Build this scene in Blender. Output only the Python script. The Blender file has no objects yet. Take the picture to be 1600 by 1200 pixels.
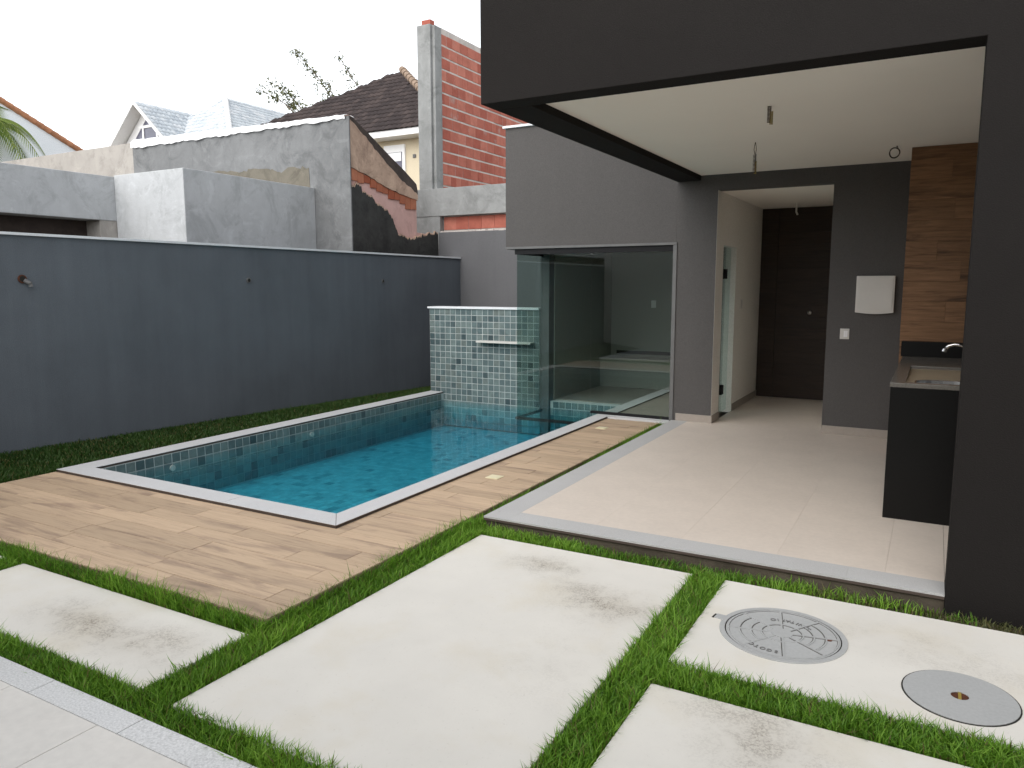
import bpy, bmesh, math, random
import numpy as np
from mathutils import Vector, Matrix
R = math.radians
random.seed(7); rng = np.random.default_rng(11)
scene = bpy.context.scene
C = scene.collection

# ------------------------------------------------------------------ camera, sky, sun, exposure
cam = bpy.data.cameras.new('camera'); camo = bpy.data.objects.new('camera', cam); C.objects.link(camo)
cam.sensor_width = 36; cam.lens = 1179.8 / 1600 * 36; cam.clip_start = 0.02; cam.clip_end = 2000
yaw, pit, rol = R(29.18), R(7.484), R(-0.086)
fw = Vector((-math.sin(yaw) * math.cos(pit), math.cos(yaw) * math.cos(pit), -math.sin(pit)))
rt = Vector((math.cos(yaw), math.sin(yaw), 0)); up = rt.cross(fw)
r2 = rt * math.cos(rol) + up * math.sin(rol); u2 = up * math.cos(rol) - rt * math.sin(rol)
mw = Matrix.Identity(4)
for i in range(3):
    mw[i][0] = r2[i]; mw[i][1] = u2[i]; mw[i][2] = -fw[i]
mw[2][3] = 1.65
camo.matrix_world = mw
scene.camera = camo

SUN_EL, SUN_AZ = R(42), math.atan2(-0.12, -0.99)
world = bpy.data.worlds.new('World'); scene.world = world; world.use_nodes = True
wn = world.node_tree; wn.nodes.clear()
sky = wn.nodes.new('ShaderNodeTexSky'); sky.sky_type = 'NISHITA'; sky.sun_disc = False
sky.sun_elevation = SUN_EL; sky.sun_rotation = SUN_AZ; sky.air_density = 1.0; sky.dust_density = 1.0; sky.ozone_density = 1.0
hs = wn.nodes.new('ShaderNodeHueSaturation'); hs.inputs['Saturation'].default_value = 0.16
bg = wn.nodes.new('ShaderNodeBackground'); bg.inputs['Strength'].default_value = 0.15
wo = wn.nodes.new('ShaderNodeOutputWorld')
wn.links.new(sky.outputs[0], hs.inputs['Color']); wn.links.new(hs.outputs[0], bg.inputs['Color']); wn.links.new(bg.outputs[0], wo.inputs['Surface'])
sd = bpy.data.lights.new('sun', 'SUN'); so = bpy.data.objects.new('sun', sd); C.objects.link(so)
sd.energy = 0.5; sd.angle = R(60); sd.color = (1.0, 0.93, 0.84)
sv = Vector((math.sin(SUN_AZ) * math.cos(SUN_EL), math.cos(SUN_AZ) * math.cos(SUN_EL), math.sin(SUN_EL)))
so.rotation_euler = sv.to_track_quat('Z', 'Y').to_euler()
so.location = sv * 40
vs = scene.view_settings
vs.view_transform = 'Standard'; vs.look = 'None'; vs.gamma = 1; vs.exposure = 1.32; vs.use_curve_mapping = False

# ------------------------------------------------------------------ materials
def two_sided_ior(t, fr, ior):
    # same reflectance whichever side of the thin sheet a ray meets
    ge_ = t.new('NewGeometry'); v = t.math('ADD', t.math('MULTIPLY', ge_.outputs['Backfacing'], 1 / ior - ior), ior)
    t.link(v, fr.inputs['IOR'])

class NT:
    def __init__(s, name):
        s.m = bpy.data.materials.new(name); s.m.use_nodes = True
        s.n = s.m.node_tree.nodes; s.l = s.m.node_tree.links; s.n.clear()
        s.out = s.n.new('ShaderNodeOutputMaterial')
    def new(s, t, **k):
        n = s.n.new('ShaderNode' + t)
        for a, b in k.items():
            if a.startswith('i_'):
                n.inputs[a[2:]].default_value = b
            else: setattr(n, a, b)
        return n
    def link(s, a, b): s.l.new(a, b)
    def coords(s, rnd=False, scale=(1, 1, 1)):
        t = s.new('TexCoord'); mp = s.new('Mapping'); mp.inputs['Scale'].default_value = scale
        if rnd:
            oi = s.new('ObjectInfo'); mu = s.new('VectorMath', operation='SCALE')
            cb = s.new('CombineXYZ'); 
            for k in range(3): s.link(oi.outputs['Random'], cb.inputs[k])
            s.link(cb.outputs[0], mu.inputs[0]); mu.inputs['Scale'].default_value = 37.3
            ad = s.new('VectorMath', operation='ADD'); s.link(t.outputs['Object'], ad.inputs[0]); s.link(mu.outputs[0], ad.inputs[1])
            s.link(ad.outputs[0], mp.inputs['Vector'])
        else: s.link(t.outputs['Object'], mp.inputs['Vector'])
        return mp.outputs[0]
    def noise(s, co, scale, detail=6, rough=.6, dist=0):
        n = s.new('TexNoise'); n.inputs['Scale'].default_value = scale; n.inputs['Detail'].default_value = detail
        n.inputs['Roughness'].default_value = rough; n.inputs['Distortion'].default_value = dist
        s.link(co, n.inputs['Vector']); return n.outputs['Fac']
    def ramp(s, fac, stops):
        r = s.new('ValToRGB'); e = r.color_ramp.elements
        while len(e) < len(stops): e.new(0.5)
        for el, (p, c) in zip(e, stops):
            el.position = p; el.color = (c if len(c) == 4 else (*c, 1)) if hasattr(c, '__len__') else (c, c, c, 1)
        s.link(fac, r.inputs['Fac']); return r.outputs['Color']
    def mix(s, fac, a, b, mode='MIX'):
        m = s.new('Mix', data_type='RGBA', blend_type=mode)
        for sock, v in ((m.inputs[0], fac), (m.inputs[6], a), (m.inputs[7], b)):
            if isinstance(v, (int, float)): sock.default_value = v
            elif isinstance(v, tuple): sock.default_value = (*v[:3], 1)
            else: s.link(v, sock)
        return m.outputs[2]
    def math(s, op, a, b=None, c=None):
        m = s.new('Math', operation=op)
        for k, v in enumerate((a, b, c)):
            if v is None: continue
            if isinstance(v, (int, float)): m.inputs[k].default_value = v
            else: s.link(v, m.inputs[k])
        return m.outputs[0]
    def bsdf(s, color, rough=.7, spec=.35, metal=0, bump=None, bstr=.3, bdist=.01):
        p = s.new('BsdfPrincipled')
        p.inputs['Metallic'].default_value = metal; p.inputs['Specular IOR Level'].default_value = spec
        if isinstance(color, tuple): p.inputs['Base Color'].default_value = (*color[:3], 1)
        else: s.link(color, p.inputs['Base Color'])
        if isinstance(rough, (int, float)): p.inputs['Roughness'].default_value = rough
        else: s.link(rough, p.inputs['Roughness'])
        if bump is not None:
            b = s.new('Bump'); b.inputs['Strength'].default_value = bstr; b.inputs['Distance'].default_value = bdist
            s.link(bump, b.inputs['Height']); s.link(b.outputs[0], p.inputs['Normal'])
        s.link(p.outputs[0], s.out.inputs['Surface']); return p

def sc(c, k): return tuple(min(1, v * k) for v in c)

def m_plain(name, col, rough=.5, spec=.4, metal=0, var=.12, scale=6):
    t = NT(name); co = t.coords(True); n = t.noise(co, scale)
    t.bsdf(t.ramp(n, [(.3, sc(col, 1 - var)), (.7, sc(col, 1 + var))]), rough, spec, metal); return t.m

def m_plaster(name, col, stain=.25, grain=180, bstr=.35, streak=True):
    t = NT(name); co = t.coords(); n1 = t.noise(co, 1.1, 8, .62); n2 = t.noise(co, grain, 3, .6)
    st = t.noise(t.coords(scale=(3.2, 3.2, .28)), 1.4, 6, .65)
    c = t.ramp(n1, [(.28, sc(col, 1 - stain)), (.5, col), (.75, sc(col, 1 + stain * .8))])
    if streak: c = t.mix(.38, c, t.ramp(st, [(.3, sc(col, 1 - stain * 1.2)), (.55, col), (.8, sc(col, 1.0 + stain * 1.2))]))
    c = t.mix(.35, c, t.ramp(n2, [(.3, sc(col, .55)), (.7, sc(col, 1.4))]))
    t.bsdf(c, .9, .15, 0, n2, bstr, .004); return t.m

def m_concrete(name, col, dark, bscale=30, amt=.5, warm=None):
    t = NT(name); co = t.coords(); n1 = t.noise(co, .9, 10, .68, .4); n2 = t.noise(co, 4.5, 8, .7)
    st = t.noise(t.coords(scale=(2.5, 2.5, .22)), 1.3, 7, .7)
    c = t.ramp(n1, [(.3, dark), (.52, col), (.8, sc(col, 1.15))])
    c = t.mix(amt, c, t.ramp(n2, [(.3, dark), (.65, sc(col, 1.1))]))
    c = t.mix(.22, c, t.ramp(st, [(.3, sc(dark, .9)), (.5, col), (.8, sc(col, 1.2))]))
    c = t.mix(t.ramp(t.noise(co, 1.7, 9, .75, .8), [(.5, 0.), (.62, .55)]), c, sc(dark, .8))
    c = t.mix(t.ramp(t.noise(co, 2.6, 7, .7, 1.), [(.56, 0.), (.64, .4)]), c, sc(col, 1.25))
    if warm: c = t.mix(t.ramp(t.noise(co, .5, 4), [(.45, 0.), (.7, 1.)]), c, warm)
    t.bsdf(c, .88, .2, 0, t.noise(co, bscale, 6, .7), .35, .012); return t.m

def m_granite(name, col, scale=220, rough=.45, var=.3, spec=.4):
    t = NT(name); co = t.coords(True); n = t.noise(co, scale, 2, .6); n2 = t.noise(co, 3, 5)
    c = t.ramp(n, [(.3, sc(col, 1 - var)), (.5, col), (.72, sc(col, 1 + var))])
    c = t.mix(.3, c, t.ramp(n2, [(.3, sc(col, .85)), (.7, sc(col, 1.1))]))
    t.bsdf(c, rough, spec); return t.m

def m_wood(name, light, mid, dark, rough=.55, spec=.3, smudge=.5):
    t = NT(name); oi = t.new('ObjectInfo')
    co = t.coords(True, (1, 1, 1)); g = t.noise(t.coords(True, (1.3, 22, 22)), 2.2, 8, .62, .8)
    f = t.noise(t.coords(True, (3, 90, 90)), 2.5, 5, .6)
    b = t.noise(t.coords(True, (.9, 5, 5)), 1.6, 5, .6, .5)
    c = t.ramp(g, [(.25, dark), (.45, mid), (.7, light)])
    c = t.mix(.3, c, t.ramp(f, [(.3, sc(mid, .75)), (.7, sc(light, 1.05))]))
    c = t.mix(t.math('MULTIPLY', t.ramp(b, [(.52, 0.), (.68, 1.)]), smudge), c, sc(dark, .8))
    br = t.ramp(oi.outputs['Random'], [(0., .86), (.5, 1.), (1., 1.1)])
    c = t.mix(1., c, br, 'MULTIPLY')
    t.bsdf(c, rough, spec, 0, g, .12, .004); return t.m

def m_tile(name, stops, attr=None, rough=.35):
    t = NT(name); co = t.coords(True)
    if attr:
        a = t.new('Attribute', attribute_name=attr); rv = a.outputs['Fac']
    else: rv = t.new('ObjectInfo').outputs['Random']
    c = t.ramp(rv, stops)
    n = t.noise(co, 14, 6, .65, .6); n2 = t.noise(co, 40, 4, .6)
    c = t.mix(.55, c, t.mix(1., c, t.ramp(n, [(.3, .55), (.5, 1.), (.7, 1.35)]), 'MULTIPLY'))
    t.bsdf(c, rough, .4, 0, n2, .15, .003); return t.m

def m_brick(name, a, b):
    t = NT(name); co = t.coords(True); oi = t.new('ObjectInfo')
    c = t.ramp(oi.outputs['Random'], [(0., a), (.5, tuple((x + y) / 2 for x, y in zip(a, b))), (1., b)])
    n = t.noise(co, 7, 6, .65); c = t.mix(.5, c, t.mix(1., c, t.ramp(n, [(.3, .7), (.7, 1.25)]), 'MULTIPLY'))
    c = t.mix(t.ramp(t.noise(co, 3, 4), [(.62, 0.), (.75, .5)]), c, (.42, .38, .35))
    t.bsdf(c, .9, .15, 0, t.noise(t.coords(True, (1, 1, 1)), 60, 4), .3, .006); return t.m

def m_glass(name, tint, ior=1.5, rough=0.0):
    t = NT(name); tr = t.new('BsdfTransparent'); tr.inputs['Color'].default_value = (*tint, 1)
    gl = t.new('BsdfGlossy'); gl.inputs['Roughness'].default_value = rough; gl.inputs['Color'].default_value = (1, 1, 1, 1)
    fr = t.new('Fresnel'); two_sided_ior(t, fr, ior)
    mx = t.new('MixShader'); t.link(fr.outputs[0], mx.inputs[0]); t.link(tr.outputs[0], mx.inputs[1]); t.link(gl.outputs[0], mx.inputs[2])
    t.link(mx.outputs[0], t.out.inputs['Surface']); return t.m

def m_water():
    t = NT('pool_water'); co = t.coords(); n = t.noise(co, 2.6, 3, .5, .3); n3 = t.noise(co, 11, 2, .5)
    h = t.math('ADD', n, t.math('MULTIPLY', n3, .12))
    b = t.new('Bump'); b.inputs['Strength'].default_value = .10; b.inputs['Distance'].default_value = .05; t.link(h, b.inputs['Height'])
    tr = t.new('BsdfTransparent'); gl = t.new('BsdfGlossy'); gl.inputs['Roughness'].default_value = .02
    t.link(b.outputs[0], gl.inputs['Normal'])
    fr = t.new('Fresnel'); two_sided_ior(t, fr, 1.33); t.link(b.outputs[0], fr.inputs['Normal'])
    mx = t.new('MixShader'); t.link(fr.outputs[0], mx.inputs[0]); t.link(tr.outputs[0], mx.inputs[1]); t.link(gl.outputs[0], mx.inputs[2])
    t.link(mx.outputs[0], t.out.inputs['Surface'])
    va = t.new('VolumeAbsorption'); va.inputs['Color'].default_value = (.10, .80, .90, 1); va.inputs['Density'].default_value = 1.45
    t.link(va.outputs[0], t.out.inputs['Volume']); return t.m

def m_slab(name, spots):
    """white-washed concrete, with speckled dirt patches at given world spots (x, y, rx, ry, strength)"""
    t = NT(name); co = t.coords(); base = (.685, .66, .605)
    n1 = t.noise(co, 1.3, 6, .6); n2 = t.noise(co, 60, 4, .7); n3 = t.noise(co, 6, 8, .7, .3)
    c = t.ramp(n1, [(.3, sc(base, .92)), (.6, base), (.8, sc(base, 1.04))])
    c = t.mix(t.ramp(t.noise(co, 2.3, 5, .6), [(.50, 0.), (.78, .5)]), c, (.60, .54, .42))
    c = t.mix(t.ramp(n2, [(.62, 0.), (.72, .4)]), c, (.46, .43, .38))
    sx = t.new('SeparateXYZ'); t.link(co, sx.inputs[0])
    for (x, y, rx, ry, k) in spots:
        dx = t.math('DIVIDE', t.math('SUBTRACT', sx.outputs[0], x), rx); dy = t.math('DIVIDE', t.math('SUBTRACT', sx.outputs[1], y), ry)
        d = t.math('ADD', t.math('MULTIPLY', dx, dx), t.math('MULTIPLY', dy, dy))
        g = t.math('POWER', 2.718, t.math('MULTIPLY', d, -1.0))
        halo = t.math('MULTIPLY', t.math('MULTIPLY', g, n3), 1.0 * k)
        c = t.mix(halo, c, (.42, .38, .31))
        sp = t.math('MULTIPLY', g, t.ramp(t.noise(co, 95, 5, .75), [(.46, 0.), (.56, 1.)]))
        sp = t.math('MULTIPLY', sp, t.ramp(n3, [(.42, .0), (.58, 1.)]))
        c = t.mix(t.math('MULTIPLY', sp, .7 * k), c, (.19, .165, .14))
    t.bsdf(c, .75, .25, 0, t.noise(co, 90, 5, .7), .18, .004); return t.m

def m_grass(name, dark, mid, light):
    t = NT(name); a = t.new('Attribute', attribute_name='shade')
    c = t.ramp(a.outputs['Fac'], [(0., (.16, .13, .05)), (.06, dark), (.5, mid), (1., light)])
    d = t.new('BsdfDiffuse'); t.link(c, d.inputs['Color'])
    tl = t.new('BsdfTranslucent'); t.link(c, tl.inputs['Color'])
    mx = t.new('MixShader'); mx.inputs[0].default_value = .35; t.link(d.outputs[0], mx.inputs[1]); t.link(tl.outputs[0], mx.inputs[2])
    gl = t.new('BsdfGlossy'); gl.inputs['Roughness'].default_value = .45; gl.inputs['Color'].default_value = (.6, .65, .5, 1)
    m2 = t.new('MixShader'); m2.inputs[0].default_value = .03; t.link(mx.outputs[0], m2.inputs[1]); t.link(gl.outputs[0], m2.inputs[2])
    t.link(m2.outputs[0], t.out.inputs['Surface']); return t.m

M = {}
M['soil'] = m_concrete('soil', (.085, .068, .045), (.04, .032, .022), 40)
M['ground'] = m_concrete('ground_dirt', (.16, .13, .09), (.08, .065, .045), 5)
M['lawnsoil'] = m_concrete('lawn_soil', (.045, .06, .022), (.025, .03, .013), 40)
M['plaster'] = m_plaster('dark_grey_textured_paint', (.0142, .0125, .0116), .16, 130, .5, False)
M['plaster2'] = m_plaster('grey_textured_paint', (.098, .093, .090), .10, 130, .4)
M['wallpaint'] = m_plaster('grey_boundary_paint', (.128, .143, .161), .3, 110, .3)
M['rearpaint'] = m_plaster('grey_rear_paint', (.14, .14, .145), .16, 110, .3)
M['white_paint'] = m_plaster('white_paint', (.82, .775, .70), .03, 90, .06, False)
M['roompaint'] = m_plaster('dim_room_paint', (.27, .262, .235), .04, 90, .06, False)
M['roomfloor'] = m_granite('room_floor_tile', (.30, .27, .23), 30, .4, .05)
M['ceil'] = m_plain('ceiling_white', (.86, .81, .735), .9, .1, 0, .015, 1.2)
M['capstone'] = m_granite('white_cap_stone', (.76, .78, .80), 90, .4, .08)
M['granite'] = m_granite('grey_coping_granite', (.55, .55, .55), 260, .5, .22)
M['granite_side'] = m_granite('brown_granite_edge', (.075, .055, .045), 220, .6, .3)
M['border'] = m_granite('grey_border_granite', (.46, .455, .445), 260, .5, .22)
M['skirt'] = m_granite('skirting_porcelain', (.34, .30, .26), 30, .5, .06)
M['porchtile'] = m_granite('beige_porcelain', (.63, .555, .48), 30, .42, .05, .35)
M['riser'] = m_concrete('brown_riser', (.10, .083, .062), (.055, .045, .034), 60)
M['nearborder'] = m_granite('rough_grey_stone', (.58, .58, .57), 120, .25, .3, .7)
M['slabtile'] = m_granite('terrace_tile', (.66, .635, .59), 25, .5, .06)
M['deck'] = m_wood('deck_wood_porcelain', (.56, .42, .285), (.48, .35, .235), (.25, .17, .13), .5, .3, .6)
M['deckbase'] = m_plain('deck_joint', (.20, .14, .10), .9)
M['panelwood'] = m_wood('panel_wood', (.30, .165, .085), (.19, .10, .05), (.055, .03, .018), .55, .25, .8)
M['darkwood'] = m_wood('hall_wood', (.04, .024, .015), (.027, .016, .010), (.011, .007, .005), .5, .3, .5)
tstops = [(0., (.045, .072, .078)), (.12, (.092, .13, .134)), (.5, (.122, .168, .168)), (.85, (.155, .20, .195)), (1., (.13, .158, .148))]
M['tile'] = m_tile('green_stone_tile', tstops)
M['tile_lit'] = m_tile('green_stone_tile_lit_submerged', [(p, sc(c, 1.6)) for p, c in tstops], 'shade')  # wall tile colour brightened to stand in for light under the water
M['tile_floor'] = m_tile('pool_floor_tile', [(0., (.18, .30, .32)), (.10, (.36, .50, .50)), (.5, (.44, .58, .57)), (1., (.52, .63, .61))], 'shade')
M['grout'] = m_plain('white_grout', (.52, .55, .54), .85)
M['water'] = m_water()
M['glass'] = m_glass('clear_green_glass', (.84, .90, .885), 1.52)
M['darkmetal'] = m_plain('dark_aluminium', (.010, .010, .011), .65, .2)
M['greymetal'] = m_plain('grey_trim', (.13, .13, .128), .55, .35)
M['granite_black'] = m_granite('black_granite', (.006, .0058, .0055), 200, .35, .5, .2)
M['granite_top'] = m_granite('worktop_granite', (.13, .12, .105), 160, .22, .4, .5)
M['sinkbed'] = m_plain('sink_bed', (.33, .27, .19), .4)
M['steel'] = m_plain('brushed_steel', (.55, .55, .55), .25, .5, 1)
M['chrome'] = m_plain('chrome', (.8, .8, .8), .12, .5, 1, .02)
M['plastic'] = m_plain('white_plastic', (.62, .60, .56), .4, .45, 0, .03)
M['lightcover'] = m_plain('cream_light_cover', (.72, .66, .45), .4, .4, 0, .05)
M['castgrey'] = m_granite('painted_grey_iron', (.40, .405, .40), 70, .55, .08)
M['castshade'] = m_plain('groove_shading', (.11, .105, .095), .9, .1, 0, .3, 30)  # dark colour that paints the shading of the lid's grooves
M['castdark'] = m_plain('dark_letters', (.17, .17, .165), .7)  # letters in a darker grey than the lid
M['black'] = m_plain('dark_gap', (.02, .018, .015), .9)
M['rust'] = m_plain('rusty_hole', (.09, .035, .02), .9, .2, 0, .5, 30)
M['wire'] = m_plain('copper_brown_wire', (.055, .03, .016), .6)
M['wire_y'] = m_plain('yellow_wire', (.30, .22, .05), .5)
M['conc'] = m_concrete('grey_render', (.205, .21, .212), (.125, .128, .13))
M['conc_l'] = m_concrete('pale_render', (.50, .515, .525), (.40, .41, .415))
M['conc_w'] = m_concrete('beige_render', (.40, .375, .345), (.32, .30, .275), 30, .4)
M['conc_p'] = m_concrete('cast_concrete', (.30, .305, .30), (.19, .195, .19))
M['sooty'] = m_concrete('sooty_wall', (.055, .055, .052), (.02, .02, .02), 30, .6)
M['tanplaster'] = m_concrete('stained_tan_plaster', (.50, .36, .27), (.20, .13, .10), 20, .5)
M['mould_and_void'] = m_concrete('black_mould_and_void_shade', (.075, .058, .05), (.03, .024, .022), 30, .5)  # mould on the gable edge, and painted shade inside the annex recess
M['pink'] = m_concrete('pink_plaster', (.62, .40, .36), (.52, .33, .29), 40, .3)
M['brick'] = m_brick('red_hollow_brick', (.36, .105, .075), (.50, .19, .14))
M['brick_o'] = m_brick('orange_brick', (.30, .085, .045), (.42, .17, .10))
M['mortar'] = m_concrete('mortar', (.58, .54, .50), (.44, .40, .37))
M['rawmortar'] = m_concrete('raw_brown_mortar', (.17, .155, .125), (.11, .10, .08), 40)
M['tarp'] = m_plain('white_plastic_sheet', (.86, .86, .86), .35, .5, 0, .03, 20)
M['rooftile'] = m_tile('dark_roof_tile', [(0., (.021, .014, .014)), (.5, (.034, .024, .023)), (1., (.052, .037, .034))], 'shade', .8)
M['ridgetile'] = m_plain('pale_ridge_tile', (.26, .19, .14), .85, .2, 0, .3)
M['whitetile'] = m_tile('white_roof_tile', [(0., (.40, .44, .48)), (.5, (.50, .54, .57)), (1., (.58, .60, .62))], 'shade', .5)
M['cream'] = m_plaster('cream_house_paint', (.62, .54, .40), .08, 60, .1)
M['white'] = m_plain('white_gloss_paint', (.80, .80, .80), .5, .3, 0, .03)
M['bluewhite'] = m_plaster('pale_blue_white_paint', (.80, .86, .91), .03, 40, .05)
M['terracotta'] = m_plain('terracotta', (.42, .20, .11), .85, .2, 0, .3)
M['winglass'] = m_plain('dark_window', (.10, .10, .14), .15, .6)
M['grass'] = m_grass('green_grass', (.05, .135, .012), (.13, .29, .025), (.27, .46, .055))
M['grass_d'] = m_grass('shaded_lawn_grass', (.018, .045, .008), (.034, .084, .014), (.065, .125, .026))  # darker copy of the grass, with the lawn's shade put into the colour
M['grass_dry'] = m_grass('dry_grass', (.05, .06, .02), (.09, .10, .035), (.17, .16, .07))
M['leaf'] = m_grass('twig_leaves', (.06, .07, .03), (.11, .12, .05), (.20, .19, .09))
M['palmleaf'] = m_grass('palm_leaves', (.06, .10, .02), (.13, .20, .04), (.28, .34, .09))
M['bark'] = m_plain('bark', (.12, .09, .065), .9, .1, 0, .3)

# ------------------------------------------------------------------ builders
def wloc(o):
    v = Vector((0, 0, 0))
    while o is not None:
        v = v + o.location; o = o.parent
    return v

class MB:
    def __init__(s): s.v = []; s.f = []
    def box(s, x0, x1, y0, y1, z0, z1):
        i = len(s.v)
        s.v += [(x0, y0, z0), (x1, y0, z0), (x1, y1, z0), (x0, y1, z0), (x0, y0, z1), (x1, y0, z1), (x1, y1, z1), (x0, y1, z1)]
        s.f += [tuple(i + k for k in q) for q in ((3, 2, 1, 0), (4, 5, 6, 7), (0, 1, 5, 4), (1, 2, 6, 5), (2, 3, 7, 6), (3, 0, 4, 7))]; return s
    def quad(s, *p):
        i = len(s.v); s.v += list(p); s.f.append(tuple(range(i, i + len(p)))); return s
    def prism(s, pts, axis, a, b):
        """extrude a 2-D polygon along an axis from a to b"""
        def P(p, w):
            return {'x': (w, p[0], p[1]), 'y': (p[0], w, p[1]), 'z': (p[0], p[1], w)}[axis]
        i = len(s.v); n = len(pts)
        s.v += [P(p, a) for p in pts] + [P(p, b) for p in pts]
        s.f += [tuple(range(i, i + n)), tuple(range(i + 2 * n - 1, i + n - 1, -1))]
        s.f += [(i + k, i + (k + 1) % n, i + n + (k + 1) % n, i + n + k) for k in range(n)]; return s
    def tube(s, pts, rad, seg=8, cap=True):
        pts = [Vector(p) for p in pts]; n = len(pts); i = len(s.v)
        for k, p in enumerate(pts):
            d = (pts[min(k + 1, n - 1)] - pts[max(k - 1, 0)]).normalized()
            a = d.cross(Vector((0, 0, 1)) if abs(d.z) < .9 else Vector((1, 0, 0))).normalized(); b = d.cross(a)
            r = rad[k] if hasattr(rad, '__len__') else rad
            for q in range(seg):
                t = 2 * math.pi * q / seg; s.v.append(tuple(p + a * (r * math.cos(t)) + b * (r * math.sin(t))))
        for k in range(n - 1):
            for q in range(seg):
                s.f.append((i + k * seg + q, i + k * seg + (q + 1) % seg, i + (k + 1) * seg + (q + 1) % seg, i + (k + 1) * seg + q))
        if cap: s.f += [tuple(i + q for q in range(seg))[::-1], tuple(i + (n - 1) * seg + q for q in range(seg))]
        return s
    def disc(s, cx, cy, z0, z1, r, seg=48):
        return s.prism([(cx + r * math.cos(2 * math.pi * k / seg), cy + r * math.sin(2 * math.pi * k / seg)) for k in range(seg)], 'z', z0, z1)
    def ring(s, cx, cy, z0, z1, ra, rb, a0=0, a1=2 * math.pi, seg=48):
        i = len(s.v)
        n = max(2, int(seg * (a1 - a0) / (2 * math.pi)) + 1)
        for k in range(n):
            t = a0 + (a1 - a0) * k / (n - 1); c, q = math.cos(t), math.sin(t)
            s.v += [(cx + ra * c, cy + ra * q, z0), (cx + rb * c, cy + rb * q, z0), (cx + rb * c, cy + rb * q, z1), (cx + ra * c, cy + ra * q, z1)]
        for k in range(n - 1):
            for e in range(4):
                s.f.append((i + 4 * k + e, i + 4 * k + (e + 1) % 4, i + 4 * k + 4 + (e + 1) % 4, i + 4 * k + 4 + e))
        s.f += [(i, i + 3, i + 2, i + 1), (i + 4 * n - 4, i + 4 * n - 3, i + 4 * n - 2, i + 4 * n - 1)]; return s
    def mesh(s, name, mat, off=Vector((0, 0, 0)), bevel=0, smooth=False):
        me = bpy.data.meshes.new(name)
        me.from_pydata([(v[0] - off.x, v[1] - off.y, v[2] - off.z) for v in s.v], [], s.f)
        bm = bmesh.new(); bm.from_mesh(me); bmesh.ops.recalc_face_normals(bm, faces=bm.faces)
        if bevel: bmesh.ops.bevel(bm, geom=list(bm.edges), offset=bevel, segments=2, affect='EDGES', profile=.6, clamp_overlap=True)
        bm.to_mesh(me); bm.free()
        if smooth: me.polygons.foreach_set('use_smooth', [True] * len(me.polygons))
        if mat: me.materials.append(M[mat])
        return me
    def build(s, name, mat, parent=None, bevel=0, smooth=False, loc=None):
        """one mesh object; loc is its own origin in the world (default: the parent's)"""
        base = wloc(parent) if parent else Vector((0, 0, 0))
        o_at = Vector(loc) if loc is not None else base
        o = bpy.data.objects.new(name, s.mesh(name, mat, o_at, bevel, smooth)); C.objects.link(o)
        o.parent = parent; o.location = o_at - base
        return o

def tag(o, label=None, cat=None, group=None, kind=None):
    for k, v in (('label', label), ('category', cat), ('group', group), ('kind', kind)):
        if v: o[k] = v
    return o
def thing(name, label, cat, loc, group=None):
    o = bpy.data.objects.new(name, None); C.objects.link(o); o.location = loc; o.empty_display_size = .1
    return tag(o, label, cat, group)
def root(name, loc, kind='structure'):
    o = bpy.data.objects.new(name, None); C.objects.link(o); o.location = loc; o['kind'] = kind; return o
def piece(name, me, parent, pos, rot=None):
    o = bpy.data.objects.new(name, me); C.objects.link(o); o.parent = parent; o.location = Vector(pos) - wloc(parent)
    if rot: o.rotation_euler = rot
    return o
def B(*a): return MB().box(*a)

# raw numpy mesh with a per-vertex 'shade' attribute
def npmesh(name, V, F, shade, mat, nper):
    me = bpy.data.meshes.new(name); nv = len(V); nf = len(F)
    me.vertices.add(nv); me.vertices.foreach_set('co', np.asarray(V, np.float32).ravel())
    F = np.asarray(F, np.int32); me.loops.add(F.size); me.loops.foreach_set('vertex_index', F.ravel())
    me.polygons.add(nf); me.polygons.foreach_set('loop_start', np.arange(0, F.size, nper, dtype=np.int32))
    me.update(calc_edges=True)
    at = me.attributes.new('shade', 'FLOAT', 'POINT'); at.data.foreach_set('value', np.asarray(shade, np.float32))
    me.materials.append(M[mat]); return me

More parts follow.
